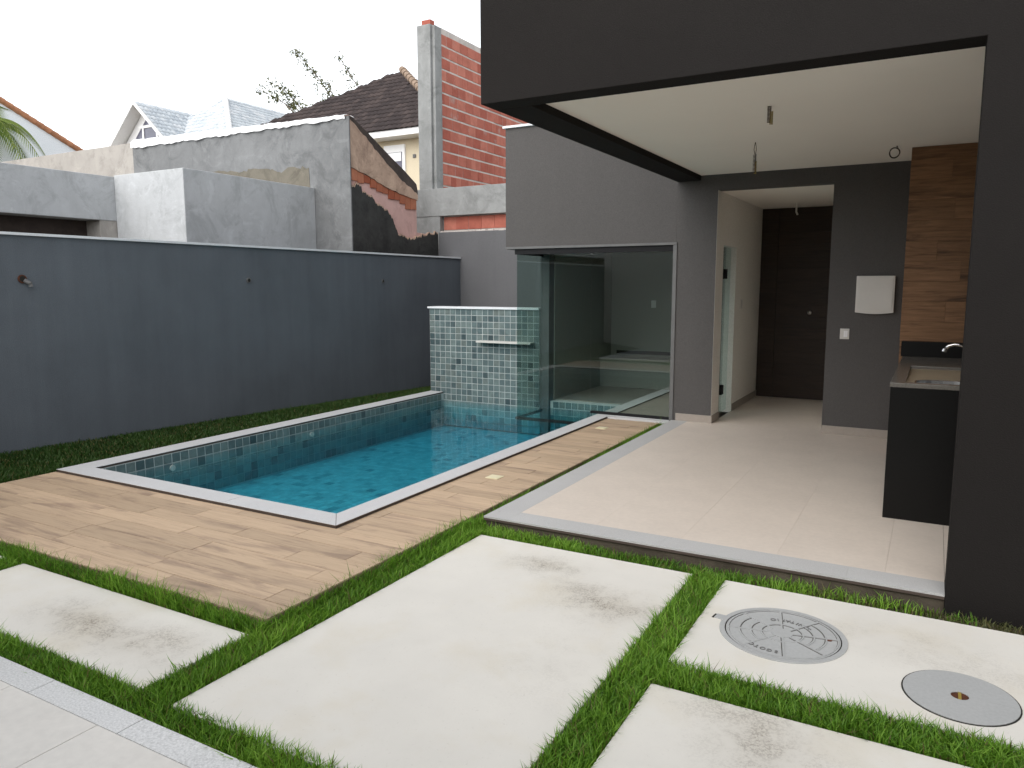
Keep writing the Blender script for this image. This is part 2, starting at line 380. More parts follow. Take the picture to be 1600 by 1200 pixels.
def grass_mesh(name, rects, h, mat, zf, width=.0034, lean=.55, patch=0):
    """rects: (x0, x1, y0, y1, blades per m2)"""
    P = []
    for (x0, x1, y0, y1, d) in rects:
        n = int((x1 - x0) * (y1 - y0) * d)
        P.append(np.stack([rng.uniform(x0, x1, n), rng.uniform(y0, y1, n)], 1))
    P = np.concatenate(P); n = len(P)
    K = 90; cc = P[rng.integers(0, n, K)]; rad = rng.uniform(.08, .35, K); amp = rng.uniform(-1, 1, K)
    ph = np.zeros(n)
    for q in range(K): ph += amp[q] * np.exp(-((P - cc[q]) ** 2).sum(1) / rad[q] ** 2)
    ph = np.clip(ph, -1.2, 1.2)
    K = 1500; cc = P[rng.integers(0, n, K)]; cell = {}
    kx = np.floor(P / .035).astype(int); hsh = (kx[:, 0] * 73856093 ^ kx[:, 1] * 19349663) % 9973
    cl = np.random.default_rng(5).random(9973)[hsh]
    H = h * (.55 + .45 * rng.random(n)) * (1 + .18 * ph) * (.86 + .22 * cl)
    tall = rng.random(n) < .025; H[tall] *= 1.45
    a = rng.uniform(0, 2 * np.pi, n); L = H * lean * rng.uniform(.15, 1.25, n); w = width * rng.uniform(.7, 1.4, n)
    base = np.stack([P[:, 0], P[:, 1], zf(P[:, 0], P[:, 1])], 1)
    d = np.stack([np.cos(a), np.sin(a), np.zeros(n)], 1); sd_ = np.stack([-np.sin(a), np.cos(a), np.zeros(n)], 1)
    up_ = np.array([0, 0, 1.])
    tw = rng.uniform(-.9, .9, n)[:, None]
    side = sd_ * np.cos(tw) + d * np.sin(tw)
    m1 = base + up_ * (H * .55)[:, None] + d * (L * .28)[:, None]
    tip = base + up_ * (H * rng.uniform(.8, 1., n))[:, None] + d * L[:, None]
    V = np.stack([base - side * w[:, None], base + side * w[:, None], m1 + side * (w * .8)[:, None], m1 - side * (w * .8)[:, None], tip], 1).reshape(-1, 3)
    k = np.arange(n)[:, None] * 5
    T = np.concatenate([k + [0, 1, 2], k + [0, 2, 3], k + [3, 2, 4]], 0)
    s = np.clip(rng.beta(2.2, 2.2, n) * .85 + .06 + .20 * ph + patch * (cl - .5), .07, 1)
    dead = rng.random(n) < .05 + .10 * np.clip(-ph, 0, 1); s[dead] = 0
    return npmesh(name, V, T, np.repeat(s, 5), mat, 3)

def leaf_mesh(name, P, size, mat, aspect=.4, droop=0):
    n = len(P); q = rng.normal(size=(n, 3)); q[:, 2] -= droop; q /= np.linalg.norm(q, axis=1)[:, None]
    r = rng.normal(size=(n, 3)); r = np.cross(q, r); r /= np.linalg.norm(r, axis=1)[:, None]
    L = size * rng.uniform(.6, 1.3, n)[:, None]
    V = np.stack([P, P + q * L * .5 + r * L * aspect * .5, P + q * L, P + q * L * .5 - r * L * aspect * .5], 1).reshape(-1, 3)
    F = np.arange(n)[:, None] * 4 + np.arange(4)[None, :]
    return npmesh(name, V, F, np.repeat(np.clip(rng.beta(2, 2, n), .07, 1), 4), mat, 4)

# ------------------------------------------------------------------ ground
g = MB(); Z0 = -.40
X = [-400, -6.85, -3.6, 400]; Y = [-400, 3.92, 9.9, 400]
for i in range(3):
    for j in range(3):
        if i == 1 and j == 1: continue
        g.quad((X[i], Y[j], Z0), (X[i + 1], Y[j], Z0), (X[i + 1], Y[j + 1], Z0), (X[i], Y[j + 1], Z0))
tag(g.build('ground', 'ground'), kind='structure')
g = MB()
for x0, x1, y0, y1 in ((-6.915, 4, -.4, 3.92), (-3.6, -2.70, 3.92, 8.88), (-2.70, 4, 3.92, 4.52)):
    g.quad((x0, y0, -.115), (x1, y0, -.115), (x1, y1, -.115), (x0, y1, -.115))
tag(g.build('soil', 'soil'), kind='structure')

def lawn_z(x, y):
    t = np.clip((y - 4.1) / 6.6, -.6, 1.3); zw = -.03 - .18 * t
    k = np.clip((x + 8.0) / 1.1, 0, 1); return zw * (1 - k) + (-.055) * k
g = MB(); nx, ny = 6, 40
for j in range(ny + 1):
    for i in range(nx + 1):
        x = -8.0 + 1.085 * i / nx; y = -2 + 14.3 * j / ny; g.v.append((x, y, float(lawn_z(x, y)) - .006))
for j in range(ny):
    for i in range(nx):
        a = j * (nx + 1) + i; g.f.append((a, a + 1, a + nx + 2, a + nx + 1))
tag(g.build('lawn_soil', 'lawnsoil'), kind='structure')

# terrace underfoot: stone border and floor tiles
tr = root('terrace_floor', (-1, .6, -.14))
B(-7, 4, -1.5, 1.735, -.14, -.068).build('screed', 'grout', tr)
x = -6.92; k = 0
while x < 3.5:
    B(x + .0012, x + .608, 1.621, 1.738, -.1, -.06).build('border_stone', 'nearborder', tr, .003, loc=(x + .3, 1.68, -.06))
    x += .61
x = -6.43
while x < 3.5:
    for y0 in (1.006, .391, -.224, -.84):
        B(x + .0012, x + .608, y0 + .0012, y0 + .612, -.1, -.0605).build('floor_tile', 'slabtile', tr, .0015, loc=(x + .3, y0 + .3, -.06))
    x += .61
# the terrace's house, unseen behind the viewer; height and white walls set for porch light
mh = root('unseen_main_house', (-1, -1.6, -.4))
w = MB(); 
w.box(-7.97, 6, -9, -1.5, -.4, .02); w.box(-7.97, -4.5, -9, -1.5, .02, 2.7); w.box(1.8, 6, -9, -1.5, .02, 2.7); w.box(-4.5, 1.8, -9, -8.7, .02, 2.7)
w.box(-7.97, 6, -9, -1.5, 2.7, 3.3)
w.build('wall', 'white_paint', mh)
B(-4.5, 1.8, -1.66, -1.64, .02, 2.7).build('glass_door', 'glass', mh)
B(-4.5, 1.8, -8.6, -1.7, .021, .03).build('floor', 'porchtile', mh)

# paving slabs
SL = [('slab_far', -7.3, -5.10, 1.90, 2.49, 'white concrete paving slab by the deck corner, beyond a grass cross strip', [(-6.2, 2.2, .3, .15, .4)]),
      ('s1', -4.905, -2.895, 1.895, 2.485, 'white concrete paving slab beside the deck with scattered dark dirt specks', [(-3.85, 2.19, .28, .13, 1.0), (-3.42, 2.12, .34, .12, .95), (-3.2, 2.27, .2, .1, .6)]),
      ('s2', -2.675, -1.175, 1.872, 4.345, 'largest white concrete paving slab with two grey dirt patches near the porch step', [(-2.02, 4.05, .22, .12, 1.0), (-1.44, 3.67, .26, .17, 1.1), (-1.7, 3.83, .2, .1, .6), (-1.4, 2.98, .3, .4, .15)]),
      ('s3', -.985, 1.7, 3.232, 4.345, 'white concrete paving slab holding two round grey manhole covers', [(-.05, 3.98, .4, .16, .3), (.25, 3.8, .3, .12, .25)]),
      ('s4', -.985, 1.7, 1.872, 3.012, 'white concrete paving slab with brownish specks, in front of the manhole slab', [(-.47, 2.80, .22, .22, .75), (-.6, 2.95, .3, .1, .4)])]
slabs = {}
for nm, x0, x1, y0, y1, lab, spots in SL:
    M['slab_' + nm] = m_slab('white_washed_concrete_' + nm, spots)
    slabs[nm] = tag(B(x0, x1, y0, y1, -.19, -.08).build('paving_slab', 'slab_' + nm, None, .006), lab, 'paving slab', 'white paving slabs')

# manhole covers
cx, cy = -.567, 3.775
mc = thing('manhole_cover', 'round grey manhole cover with raised spokes, rings and lettering', 'manhole cover', (cx, cy, -.08), 'round covers in the paving slab')
MB().ring(cx, cy, -.085, -.0745, .276, .302).build('frame', 'castgrey', mc, .0015)
MB().ring(cx, cy, -.085, -.0785, .270, .2765).build('gap', 'black', mc)
lid = MB().disc(cx, cy, -.09, -.0765, .270).build('lid', 'castgrey', mc)
w = MB()
for rr in (.10, .15, .205, .262):
    for k in range(8):
        if .14 < rr < .25 and k in (1, 2, 5, 6): continue
        a0 = R(22.5 + 45 * k - 11) + .04; w.ring(cx, cy, -.078, -.0757, rr - .0085, rr - .0036, a0, a0 + R(45) - .08)
for k in range(8):
    a = R(22.5 + 45 * k - 11); c_, s_ = math.cos(a), math.sin(a)
    p = [(cx + r_ * c_ - q * s_, cy + r_ * s_ + q * c_) for r_, q in ((.05, -.0092), (.255, -.0092), (.255, -.0046), (.05, -.0046))]
    w.prism(p, 'z', -.078, -.0758)
w.build('groove_shade', 'castshade', lid)  # groove shading laid in as thin dark strips beside the ribs
th = R(172); tx, ty = cx + .325 * math.cos(th), cy + .325 * math.sin(th)
hd = MB().prism([(cx + .295 * math.cos(th - .09), cy + .295 * math.sin(th - .09)), (cx + .295 * math.cos(th + .09), cy + .295 * math.sin(th + .09)),
            (cx + .345 * math.cos(th + .07), cy + .345 * math.sin(th + .07)), (cx + .345 * math.cos(th - .07), cy + .345 * math.sin(th - .07))], 'z', -.085, -.0735).build('handle_tab', 'castgrey', mc, .001)
MB().prism([(cx + .346 * math.cos(th - .07), cy + .346 * math.sin(th - .07)), (cx + .346 * math.cos(th + .07), cy + .346 * math.sin(th + .07)),
            (cx + .358 * math.cos(th + .07), cy + .358 * math.sin(th + .07)), (cx + .358 * math.cos(th - .07), cy + .358 * math.sin(th - .07))], 'z', -.085, -.0775).build('slot', 'black', mc)
w = MB(); 
for k in range(8):
    a = R(22.5 + 45 * k - 11); w_ = .0045; c_, s_ = math.cos(a), math.sin(a)
    p = [(cx + r_ * c_ - q * s_, cy + r_ * s_ + q * c_) for r_, q in ((.045, -w_), (.262, -w_), (.262, w_), (.045, w_))]
    w.prism(p, 'z', -.078, -.0722)
for rr in (.262,): w.ring(cx, cy, -.078, -.0725, rr - .006, rr)
w.disc(cx, cy, -.078, -.0726, .05, 24)
w.build('spoke_ribs', 'castgrey', lid)
w = MB()
for rr in (.10, .15, .205):
    for k in range(8):
        if rr > .14 and k in (1, 2, 5, 6): continue
        a0 = R(22.5 + 45 * k - 11) + .05; w.ring(cx, cy, -.078, -.0724, rr - .0035, rr + .0035, a0, a0 + R(45) - .10)
w.build('ring_ribs', 'castgrey', lid)
def glyph(ch, size):
    cu = bpy.data.curves.new('glyph', 'FONT'); cu.body = ch; cu.size = size; cu.align_x = 'CENTER'; cu.extrude = .0022
    o = bpy.data.objects.new('glyph', cu); C.objects.link(o); bpy.context.view_layer.update()
    me = o.evaluated_get(bpy.context.evaluated_depsgraph_get()).to_mesh()
    vs_ = [tuple(v.co) for v in me.vertices]; fs = [tuple(p.vertices) for p in me.polygons]
    bpy.data.objects.remove(o); bpy.data.curves.remove(cu); return vs_, fs
for txt, mid, radius, span in (('SANITARIO', R(80), .165, R(72)), ('ESGOTO', R(260), .205, R(42))):
    n = len(txt); far = math.sin(mid) > 0; w = MB()
    for k, ch in enumerate(txt):
        # the words face a reader on the porch: letter tops point towards the terrace
        a = mid + (k / (n - 1) - .5) * (span if far else -span)
        v_, f_ = glyph(ch, .036)
        px_, py_ = cx + radius * math.cos(a), cy + radius * math.sin(a)
        rot = a + math.pi / 2 if far else a - math.pi / 2 + math.pi * 2
        c_, s_ = math.cos(rot), math.sin(rot); i0 = len(w.v)
        w.v += [(px_ + c_ * q[0] - s_ * q[1], py_ + s_ * q[0] + c_ * q[1], -.0745 + q[2]) for q in v_]
        w.f += [tuple(i0 + q for q in f) for f in f_]
    w.build('lettering', 'castdark', lid)
MB().disc(cx + .215, cy + .035, -.078, -.0755, .014, 12).build('rust_spot', 'rust', lid)
cx, cy = .192, 3.535
mc = thing('manhole_cover', 'plain smooth grey round cover with a hole in its middle', 'manhole cover', (cx, cy, -.08), 'round covers in the paving slab')
MB().ring(cx, cy, -.085, -.0775, .2155, .221).build('gap', 'black', mc)
MB().ring(cx, cy, -.085, -.0745, .034, .2150).build('lid', 'castgrey', mc, .001)
MB().disc(cx, cy, -.09, -.0785, .0345, 24).build('hole', 'rust', mc)
MB().box(cx - .006, cx + .006, cy - .033, cy + .033, -.0783, -.0755).build('pull_bar', 'wire_y', mc)

# ------------------------------------------------------------------ deck of wood-look planks
dk = root('deck', (-4.9, 3.0, -.12))
g = MB(); g.box(-6.92, -2.87, 2.575, 3.84, -.14, -.042); g.box(-3.56, -2.87, 3.84, 8.85, -.14, -.042); g.build('deck_bed', 'deckbase', dk)
PW = .1665; row = 0; y = 2.578
pcache = {}
def plank(x0, x1, y0, y1):
    key = (round(x1 - x0, 3), round(y1 - y0, 3))
    if key not in pcache:
        a, b = key; pcache[key] = B(-a / 2, a / 2, -b / 2, b / 2, -.012, 0).mesh('plank', 'deck', bevel=.0012)
    o = piece('plank', pcache[key], dk, ((x0 + x1) / 2, (y0 + y1) / 2, -.034 + random.uniform(-.0006, .0006)))
    if random.random() < .5: o.rotation_euler = (0, 0, math.pi)
offs = [-3.80, -3.07, -4.13, -3.08, -3.44, -3.09, -3.70]
while y < 8.84:
    y1 = min(y + PW, 8.846); 
    if y < 3.845 and y1 > 3.85: y1 = 3.845
    xl = -6.918 if y < 3.84 else -3.556
    j = offs[row] if row < 7 else random.choice([-3.1, -3.3, -9, -3.45, -9])
    cuts = [xl, -2.872]
    q = j
    while q > xl + .08: cuts.append(q); q -= 1.0
    cuts = sorted(c_ for c_ in cuts if c_ >= xl)
    for a, b in zip(cuts, cuts[1:]):
        if b - a > .02: plank(a + .0018, b - .0018, y + .0018, y1 - .0018)
    y = y1; row += 1
for (lx, ly, lab) in ((-3.305, 5.60, 'small square cream ground light midway along the narrow deck beside the pool'), (-3.36, 8.20, 'small square cream ground light on the deck close to the glass enclosure')):
    t = thing('ground_light', lab, 'light', (lx, ly, -.034), 'ground lights in the deck')
    B(lx - .062, lx + .062, ly - .062, ly + .062, -.0335, -.029).build('rim', 'lightcover', t, .001)
    B(lx - .05, lx + .05, ly - .05, ly + .05, -.0288, -.0265).build('cover', 'lightcover', t, .001)

# ------------------------------------------------------------------ pool
XL, XR, YF, YB, ZF = -6.66, -3.74, 4.055, 9.80, -.56
pool = thing('swimming_pool', 'rectangular swimming pool lined with green stone tiles and grey coping', 'pool', (-5.2, 6.9, -1.1))
bs = MB()
bs.box(XL - .16, XL, YF - .16, YB + .16, ZF, -.034); bs.box(XR, XR + .15, YF - .16, YB + .16, ZF, -.034)
bs.box(XL, XR, YF - .16, YF, ZF, -.034); bs.box(XL, XR, YB, YB + .16, ZF, -.034); bs.box(XL - .16, XR + .15, YF - .16, YB + .16, ZF - .1, ZF)
bs.build('basin', 'grout', pool)
CZ0, CZ1 = -.034, -.010
def coping(pts, mat='granite'):
    cxm = sum(p[0] for p in pts) / len(pts); cym = sum(p[1] for p in pts) / len(pts)
    o = MB().prism(pts, 'z', CZ1 - .004, CZ1).build('coping_stone', mat, pool, .0012, loc=(cxm, cym, CZ1))
    return o
O = [(-6.905, 3.845), (-3.555, 3.845), (-3.555, 9.8), (-6.905, 9.72)]; I = [(XL, YF), (XR, YF), (XR, 9.8), (XL, 9.72)]
coping([O[0], (-4.712, 3.845), (-4.712, YF), I[0]]); coping([(-4.708, 3.845), (O[1][0] - .003, O[1][1]), (I[1][0] - .003, I[1][1]), (-4.708, YF)])
ys = [YF, 6.0, 7.95, 9.595, 10.6, 12.2]
for k in range(5):
    a = [(XR, ys[k] + .002), (-3.555, (3.845 if k == 0 else ys[k]) + .002), (-3.555, ys[k + 1] - .002), (XR, ys[k + 1] - .002)]
    coping(a)
ys = [YF, 6.2, 8.2, 9.715]
for k in range(3):
    coping([(-6.905, (3.845 if k == 0 else ys[k]) + .002), (XL, ys[k] + .002), (XL, ys[k + 1] - .002), (-6.905, ys[k + 1] - .002)])
cs = MB()
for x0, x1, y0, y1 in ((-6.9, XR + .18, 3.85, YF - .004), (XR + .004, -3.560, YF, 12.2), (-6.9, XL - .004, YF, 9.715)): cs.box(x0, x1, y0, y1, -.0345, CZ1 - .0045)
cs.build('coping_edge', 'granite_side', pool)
TP = .1
tm = MB().prism([(-.0455, -.0455), (.0455, -.0455), (.0455, .0455), (-.0455, .0455)], 'x', 0, .004).mesh('tile', 'tile', bevel=.002)
tmy = MB().prism([(-.0455, -.0455), (.0455, -.0455), (.0455, .0455), (-.0455, .0455)], 'y', -.004, 0).mesh('tile', 'tile', bevel=.002)
n = int((9.71 - YF) / TP)
for k in range(n): piece('tile', tm, pool, (XL, YF + .05 + TP * k, -.085))
for k in range(10): piece('tile', tmy, pool, (-4.79 + .05 + TP * k, YB, -.085))
def tile_sheet(name, quads, mat):
    V = []; F = []; S = []
    for q in quads:
        i = len(V); V += q; F.append((i, i + 1, i + 2, i + 3)); S += [random.random()] * 4
    me = npmesh(name, np.array(V) - np.array(wloc(pool)), F, S, mat, 4)
    o = bpy.data.objects.new(name, me); C.objects.link(o); o.parent = pool; o['kind'] = 'stuff'; return o
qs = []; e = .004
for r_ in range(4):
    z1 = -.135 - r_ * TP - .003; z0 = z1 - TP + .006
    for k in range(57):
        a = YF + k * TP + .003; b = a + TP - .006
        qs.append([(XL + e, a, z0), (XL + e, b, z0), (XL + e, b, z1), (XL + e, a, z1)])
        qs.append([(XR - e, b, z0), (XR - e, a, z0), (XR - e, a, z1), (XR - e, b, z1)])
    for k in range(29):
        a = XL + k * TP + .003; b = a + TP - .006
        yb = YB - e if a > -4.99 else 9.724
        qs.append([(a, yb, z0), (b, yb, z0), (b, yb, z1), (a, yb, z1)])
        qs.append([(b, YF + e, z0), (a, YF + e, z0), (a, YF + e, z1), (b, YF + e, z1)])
tile_sheet('submerged_wall_tiles', qs, 'tile_lit')
qs = []
for i in range(29):
    for j in range(57):
        a = XL + i * TP + .003; b = YF + j * TP + .003; c_ = TP - .006
        qs.append([(a, b, ZF + e), (a + c_, b, ZF + e), (a + c_, b + c_, ZF + e), (a, b + c_, ZF + e)])
tile_sheet('pool_floor_tiles', qs, 'tile_floor')
for jy in (4.85, 6.82):
    MB().tube([(XL + .002, jy, -.185), (XL + .02, jy, -.185)], .03, 16).build('water_jet', 'plastic', pool)
WZ = -.138
tag(B(XL - .012, XR + .012, YF - .012, YB + .012, ZF - .02, WZ).build('pool_water', 'water'), kind='structure')

# tiled waterfall wall
tw = thing('waterfall_wall', 'freestanding wall of square green stone tiles with white cap at the pool end', 'wall', (-5.9, 9.85, -.3))
B(-6.905, -4.975, 9.727, 10.0, -.4, 1.288).build('wall', 'grout', tw)
B(-6.93, -4.975, 9.70, 10.03, 1.2885, 1.316).build('cap', 'capstone', tw, .003)
cw = 1.93 / 20; rh = (1.286 + .135) / 15
tmw = MB().prism([(-cw / 2 + .0042, -rh / 2 + .0042), (cw / 2 - .0042, -rh / 2 + .0042), (cw / 2 - .0042, rh / 2 - .0042), (-cw / 2 + .0042, rh / 2 - .0042)], 'y', -.004, 0).mesh('tile', 'tile', bevel=.002)
for i in range(20):
    for j in range(15):
        o = piece('tile', tmw, tw, (-6.905 + cw * (i + .5) + random.uniform(-.0006, .0006), 9.727 + random.uniform(-.0015, .0005), -.135 + rh * (j + .5)))
B(-5.97, -5.05, 9.58, 9.725, .795, .822).build('waterfall_spout', 'plastic', tw, .003)

# ------------------------------------------------------------------ walls of the plot
bw = thing('boundary_wall', 'long dark grey boundary wall with thin white cap beside the pool lawn', 'wall', (-8.1, 5, -.4))
B(-8.18, -8.0, -6, 12.3, -.4, 2.145).build('wall', 'wallpaint', bw)
B(-8.20, -7.975, -6, 12.299, 2.1455, 2.172).build('cap', 'capstone', bw, .002)
for hy, sz, lab in ((4.27, .042, 'rusty round hole with a bent pipe stub in the grey boundary wall'), (7.14, .034, 'round pipe hole halfway along the grey boundary wall'), (9.95, .028, 'smallest round pipe hole in the grey boundary wall near the waterfall wall')):
    t = thing('wall_pipe_hole', lab, 'pipe', (-8.0, hy, 1.715), 'pipe holes in the boundary wall')
    MB().tube([(-8.02, hy, 1.715), (-7.985, hy, 1.715)], sz, 14).build('rim', 'rust' if sz > .04 else 'greymetal', t)
    MB().tube([(-8.0, hy, 1.715), (-7.9835, hy, 1.715)], sz * .7, 12).build('opening', 'black', t)
    if sz > .04: MB().tube([(-7.99, hy + .02, 1.70), (-7.95, hy + .05, 1.67), (-7.95, hy + .055, 1.64)], .022, 10).build('stub', 'greymetal', t)
rw = thing('rear_wall', 'grey rear boundary wall behind the waterfall wall, rough mortar on top', 'wall', (-6.5, 12.4, -.4))
B(-8.49, -4.6, 12.302, 12.46, -.4, 2.655).build('wall', 'rearpaint', rw)
g = MB(); x = -8.49
while x < -4.7:
    d_ = random.uniform(.08, .2); h_ = random.uniform(.008, .035); g.prism([(x, 2.65), (x + d_, 2.65), (x + d_ * .8, 2.655 + h_), (x + d_ * .25, 2.655 + h_ * .8)], 'y', 12.33 - random.uniform(0, .03), 12.45); x += d_ * .96
g.build('mortar', 'mortar', rw)

# ------------------------------------------------------------------ the house with the covered porch
hs_ = thing('house', 'dark grey rendered house with covered porch and overhanging upper storey', 'house', (-1, 7, -.2))
PL = 'plaster'
MB().prism([(-2.75, 2.85), (.14, 2.85), (.14, -.3), (4.2, -.3), (4.2, 6.6), (-2.75, 6.6)], 'y', 4.5, 4.70).build('front_wall', PL, hs_, .004)
B(-2.75, -2.472, 4.7005, 12.3, 2.85, 6.6).build('side_fascia', PL, hs_, .004)
B(-2.4715, 4.2, 4.7005, 12.3, 6.2, 6.5).build('roof_slab', PL, hs_)
B(-2.4715, 4.2, 4.7005, 9.3, 2.906, 3.0).build('ceiling', 'ceil', hs_)
# pool room block
up_w = B(-5.09, -2.7505, 8.95, 9.10, 2.12, 3.685).build('wall', 'plaster2', hs_, .003)
g = MB(); g.box(-2.75, -2.27, 8.95, 9.10, -.02, 2.94); g.box(-2.27, -1.032, 8.951, 9.10, 2.73, 2.94); g.box(-1.032, .6, 8.952, 9.10, -.02, 2.94)
g.build('porch_back_wall', 'plaster2', hs_)
B(-5.09, -4.96, 9.1005, 12.3, 2.12, 3.685).build('block_side_wall', 'plaster2', hs_)
B(-5.12, -2.7505, 8.92, 12.3, 3.686, 3.715).build('parapet_cap', 'capstone', hs_, .002)
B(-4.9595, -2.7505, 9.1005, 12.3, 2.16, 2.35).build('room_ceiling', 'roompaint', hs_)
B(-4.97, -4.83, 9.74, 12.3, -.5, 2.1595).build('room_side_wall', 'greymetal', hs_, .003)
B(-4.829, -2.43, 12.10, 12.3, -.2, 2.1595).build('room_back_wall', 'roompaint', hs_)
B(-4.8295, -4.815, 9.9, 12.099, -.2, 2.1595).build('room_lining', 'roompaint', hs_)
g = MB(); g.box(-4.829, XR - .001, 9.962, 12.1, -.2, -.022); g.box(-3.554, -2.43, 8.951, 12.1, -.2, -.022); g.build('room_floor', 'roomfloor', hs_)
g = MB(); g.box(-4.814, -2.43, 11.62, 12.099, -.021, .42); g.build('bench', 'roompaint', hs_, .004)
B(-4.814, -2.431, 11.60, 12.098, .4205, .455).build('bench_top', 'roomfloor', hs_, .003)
B(-4.70, -2.431, 12.07, 12.0985, .49, .545).build('dark_ledge', 'darkmetal', hs_)
B(-4.11, -4.03, 12.088, 12.0995, 1.27, 1.39).build('socket', 'plastic', hs_, .002)
# hall
g = MB(); g.box(-2.429, -2.27, 9.1005, 9.30, -.02, 2.73); g.box(-2.429, -2.27, 9.97, 12.3, -.02, 2.73); g.box(-2.429, -2.27, 9.30, 9.97, 2.12, 2.73)
g.build('hall_side_wall', 'white_paint', hs_)
B(-2.27, -2.2685, 8.9505, 9.1, .09, 2.7295).build('reveal', 'white_paint', hs_)
B(-1.03, -.88, 9.1005, 12.3, -.02, 2.73).build('hall_wall', 'white_paint', hs_)
B(-2.4, -.88, 9.1005, 12.3, 2.731, 2.85).build('hall_ceiling', 'ceil', hs_)
hb = B(-2.269, -1.031, 11.52, 11.66, 0, 2.7295).build('hall_back_wall', 'black', hs_)
pc = {}
def wallplank(par, mat, x0, x1, yf, z0, z1):
    key = (mat, round(x1 - x0, 3), round(z1 - z0, 3))
    if key not in pc:
        _, a, b = key; pc[key] = B(-a / 2, a / 2, -.008, 0, -b / 2, b / 2).mesh('plank', mat, bevel=.0012)
    piece('plank', pc[key], par, ((x0 + x1) / 2, yf, (z0 + z1) / 2))
z = 0; k = 0
while z < 2.72:
    z1 = min(z + .17, 2.729)
    wallplank(hb, 'darkwood', -2.267, -2.032, 11.519, z + .001, z1 - .001); wallplank(hb, 'darkwood', -2.026, -1.033, 11.519, z + .001, z1 - .001); z = z1
MB().tube([(-1.56, 11.511, 1.25), (-1.56, 11.47, 1.25)], [.018, .03], 14).build('door_knob', 'chrome', hs_, smooth=True)
MB().tube([(-1.72, 10.95, 2.73), (-1.72, 10.95, 2.62), (-1.70, 10.95, 2.58)], .012, 8).build('hall_wire', 'plastic', hs_)
# glass door in hall side
gd = thing('glass_door', 'narrow clear glass door with black hinges in the white hall wall', 'door', (-2.3, 9.6, 0))
B(-2.345, -2.335, 9.31, 9.96, .02, 2.11).build('pane', 'glass', gd)
for zz in (.32, 1.78): B(-2.36, -2.30, 9.55, 9.66, zz - .06, zz + .06).build('hinge', 'darkmetal', gd, .003)
# skirting
g = MB(); g.box(-2.70, -2.2565, 8.934, 8.9495, .0005, .09); g.box(-2.2695, -2.2565, 8.95, 9.29, .0005, .09); g.build('skirting', 'skirt', hs_, .002)
g = MB(); g.box(-1.0325, -.285, 8.936, 8.9515, .0005, .09); g.build('skirting', 'skirt', hs_, .002)
B(-2.2685, -2.256, 9.98, 11.51, .0005, .09).build('skirting', 'skirt', hs_, .002)
# barbecue chimney breast clad in wood planks, right wall
cb = B(-.278, .46, 8.112, 8.9515, -.02, 2.9055).build('chimney_breast', 'panelwood', hs_)
z = 1.115; k = 0
while z < 2.9:
    z1 = min(z + .187, 2.904)
    cut = [None, .08, None, .18, -.02, None, .1, None, .06, None][k % 10]
    if cut is None: wallplank(cb, 'panelwood', -.28, .46, 8.1115, z + .001, z1 - .001)
    else: wallplank(cb, 'panelwood', -.28, cut - .001, 8.1115, z + .001, z1 - .001); wallplank(cb, 'panelwood', cut + .001, .46, 8.1115, z + .001, z1 - .001)
    z = z1; k += 1
B(.461, .62, 4.7605, 9.3, -.02, 2.9055).build('porch_side_wall', PL, hs_)

# porch floor
pf = root('porch_floor', (-1, 6.7, -.2))
B(-2.735, .139, 4.515, 8.95, -.25, -.03).build('plinth', 'riser', pf); B(.1395, .46, 4.765, 8.95, -.25, -.012).build('plinth', 'riser', pf)
B(-2.749, .1385, 4.501, 8.949, -.0298, -.0125).build('nosing', 'granite_side', pf, .002)
B(-2.27, -1.032, 8.9505, 11.52, -.25, -.0005).build('hall_floor', 'porchtile', pf)
B(-2.745, .138, 4.505, 8.948, -.0124, -.0119).build('tile_bed', 'skirt', pf)
def flo(n, mat, x0, x1, y0, y1): B(x0 + .0004, x1 - .0004, y0 + .0004, y1 - .0004, -.012, 0).build(n, mat, pf, 0, loc=((x0 + x1) / 2, (y0 + y1) / 2, 0))
for x0, x1 in ((-2.55, -1.45), (-1.45, -.35), (-.35, .139)): flo('border_stone', 'border', x0, x1, 4.502, 4.702)
for y0, y1 in ((4.502, 5.9), (5.9, 7.3), (7.3, 8.947)): flo('border_stone', 'border', -2.749, -2.55, y0, y1)
for i, (x0, x1) in enumerate(((-2.55, -1.96), (-1.96, -1.36), (-1.36, -.76), (-.76, -.16), (-.16, .139), (.1405, .44))):
    y = 4.702 if i % 2 == 0 else 4.702 - .6
    if i == 5: y = 4.77
    while y < 8.94:
        a, b = max(y, 4.702), min(y + 1.2, 8.948)
        if b - a > .02: flo('floor_tile', 'porchtile', x0, x1, a, b)
        y += 1.2
# sill before the glass
tag(B(-3.554, -2.7505, 8.851, 8.949, -.06, -.012).build('sill_stone', 'granite', pf, .002, loc=(-3.15, 8.9, -.02)))

# glass enclosure
ge = thing('glass_enclosure', 'frameless glass corner enclosure with black rails standing in the pool', 'glass enclosure', (-3.9, 9, -.1))
GY = 8.985
B(-4.935, -3.858, GY, GY + .010, -.15, 2.05).build('pane', 'glass', ge)
B(-3.852, -2.785, GY, GY + .010, .0, 2.05).build('pane', 'glass', ge)
B(-4.945, -4.9355, GY + .0105, 9.735, -.15, 2.05).build('pane', 'glass', ge)
g = MB(); g.box(-4.955, -2.782, GY - .03, GY + .04, 2.0505, 2.119); g.box(-4.96, -4.92, GY + .0405, 9.735, 2.0505, 2.119); g.build('top_rail', 'darkmetal', ge)
g = MB(); g.box(-4.955, -3.742, GY - .02, GY + .03, -.185, -.1505); g.box(-4.955, -4.925, GY + .0305, 9.735, -.185, -.1505); g.build('bottom_rail', 'darkmetal', ge)
B(-3.84, -2.782, GY - .02, GY + .03, -.009, .022).build('bottom_rail', 'darkmetal', ge)
g = MB(); g.box(-2.7815, -2.735, 8.935, 9.05, -.012, 2.1185); g.build('jamb_trim', 'greymetal', ge, .002)
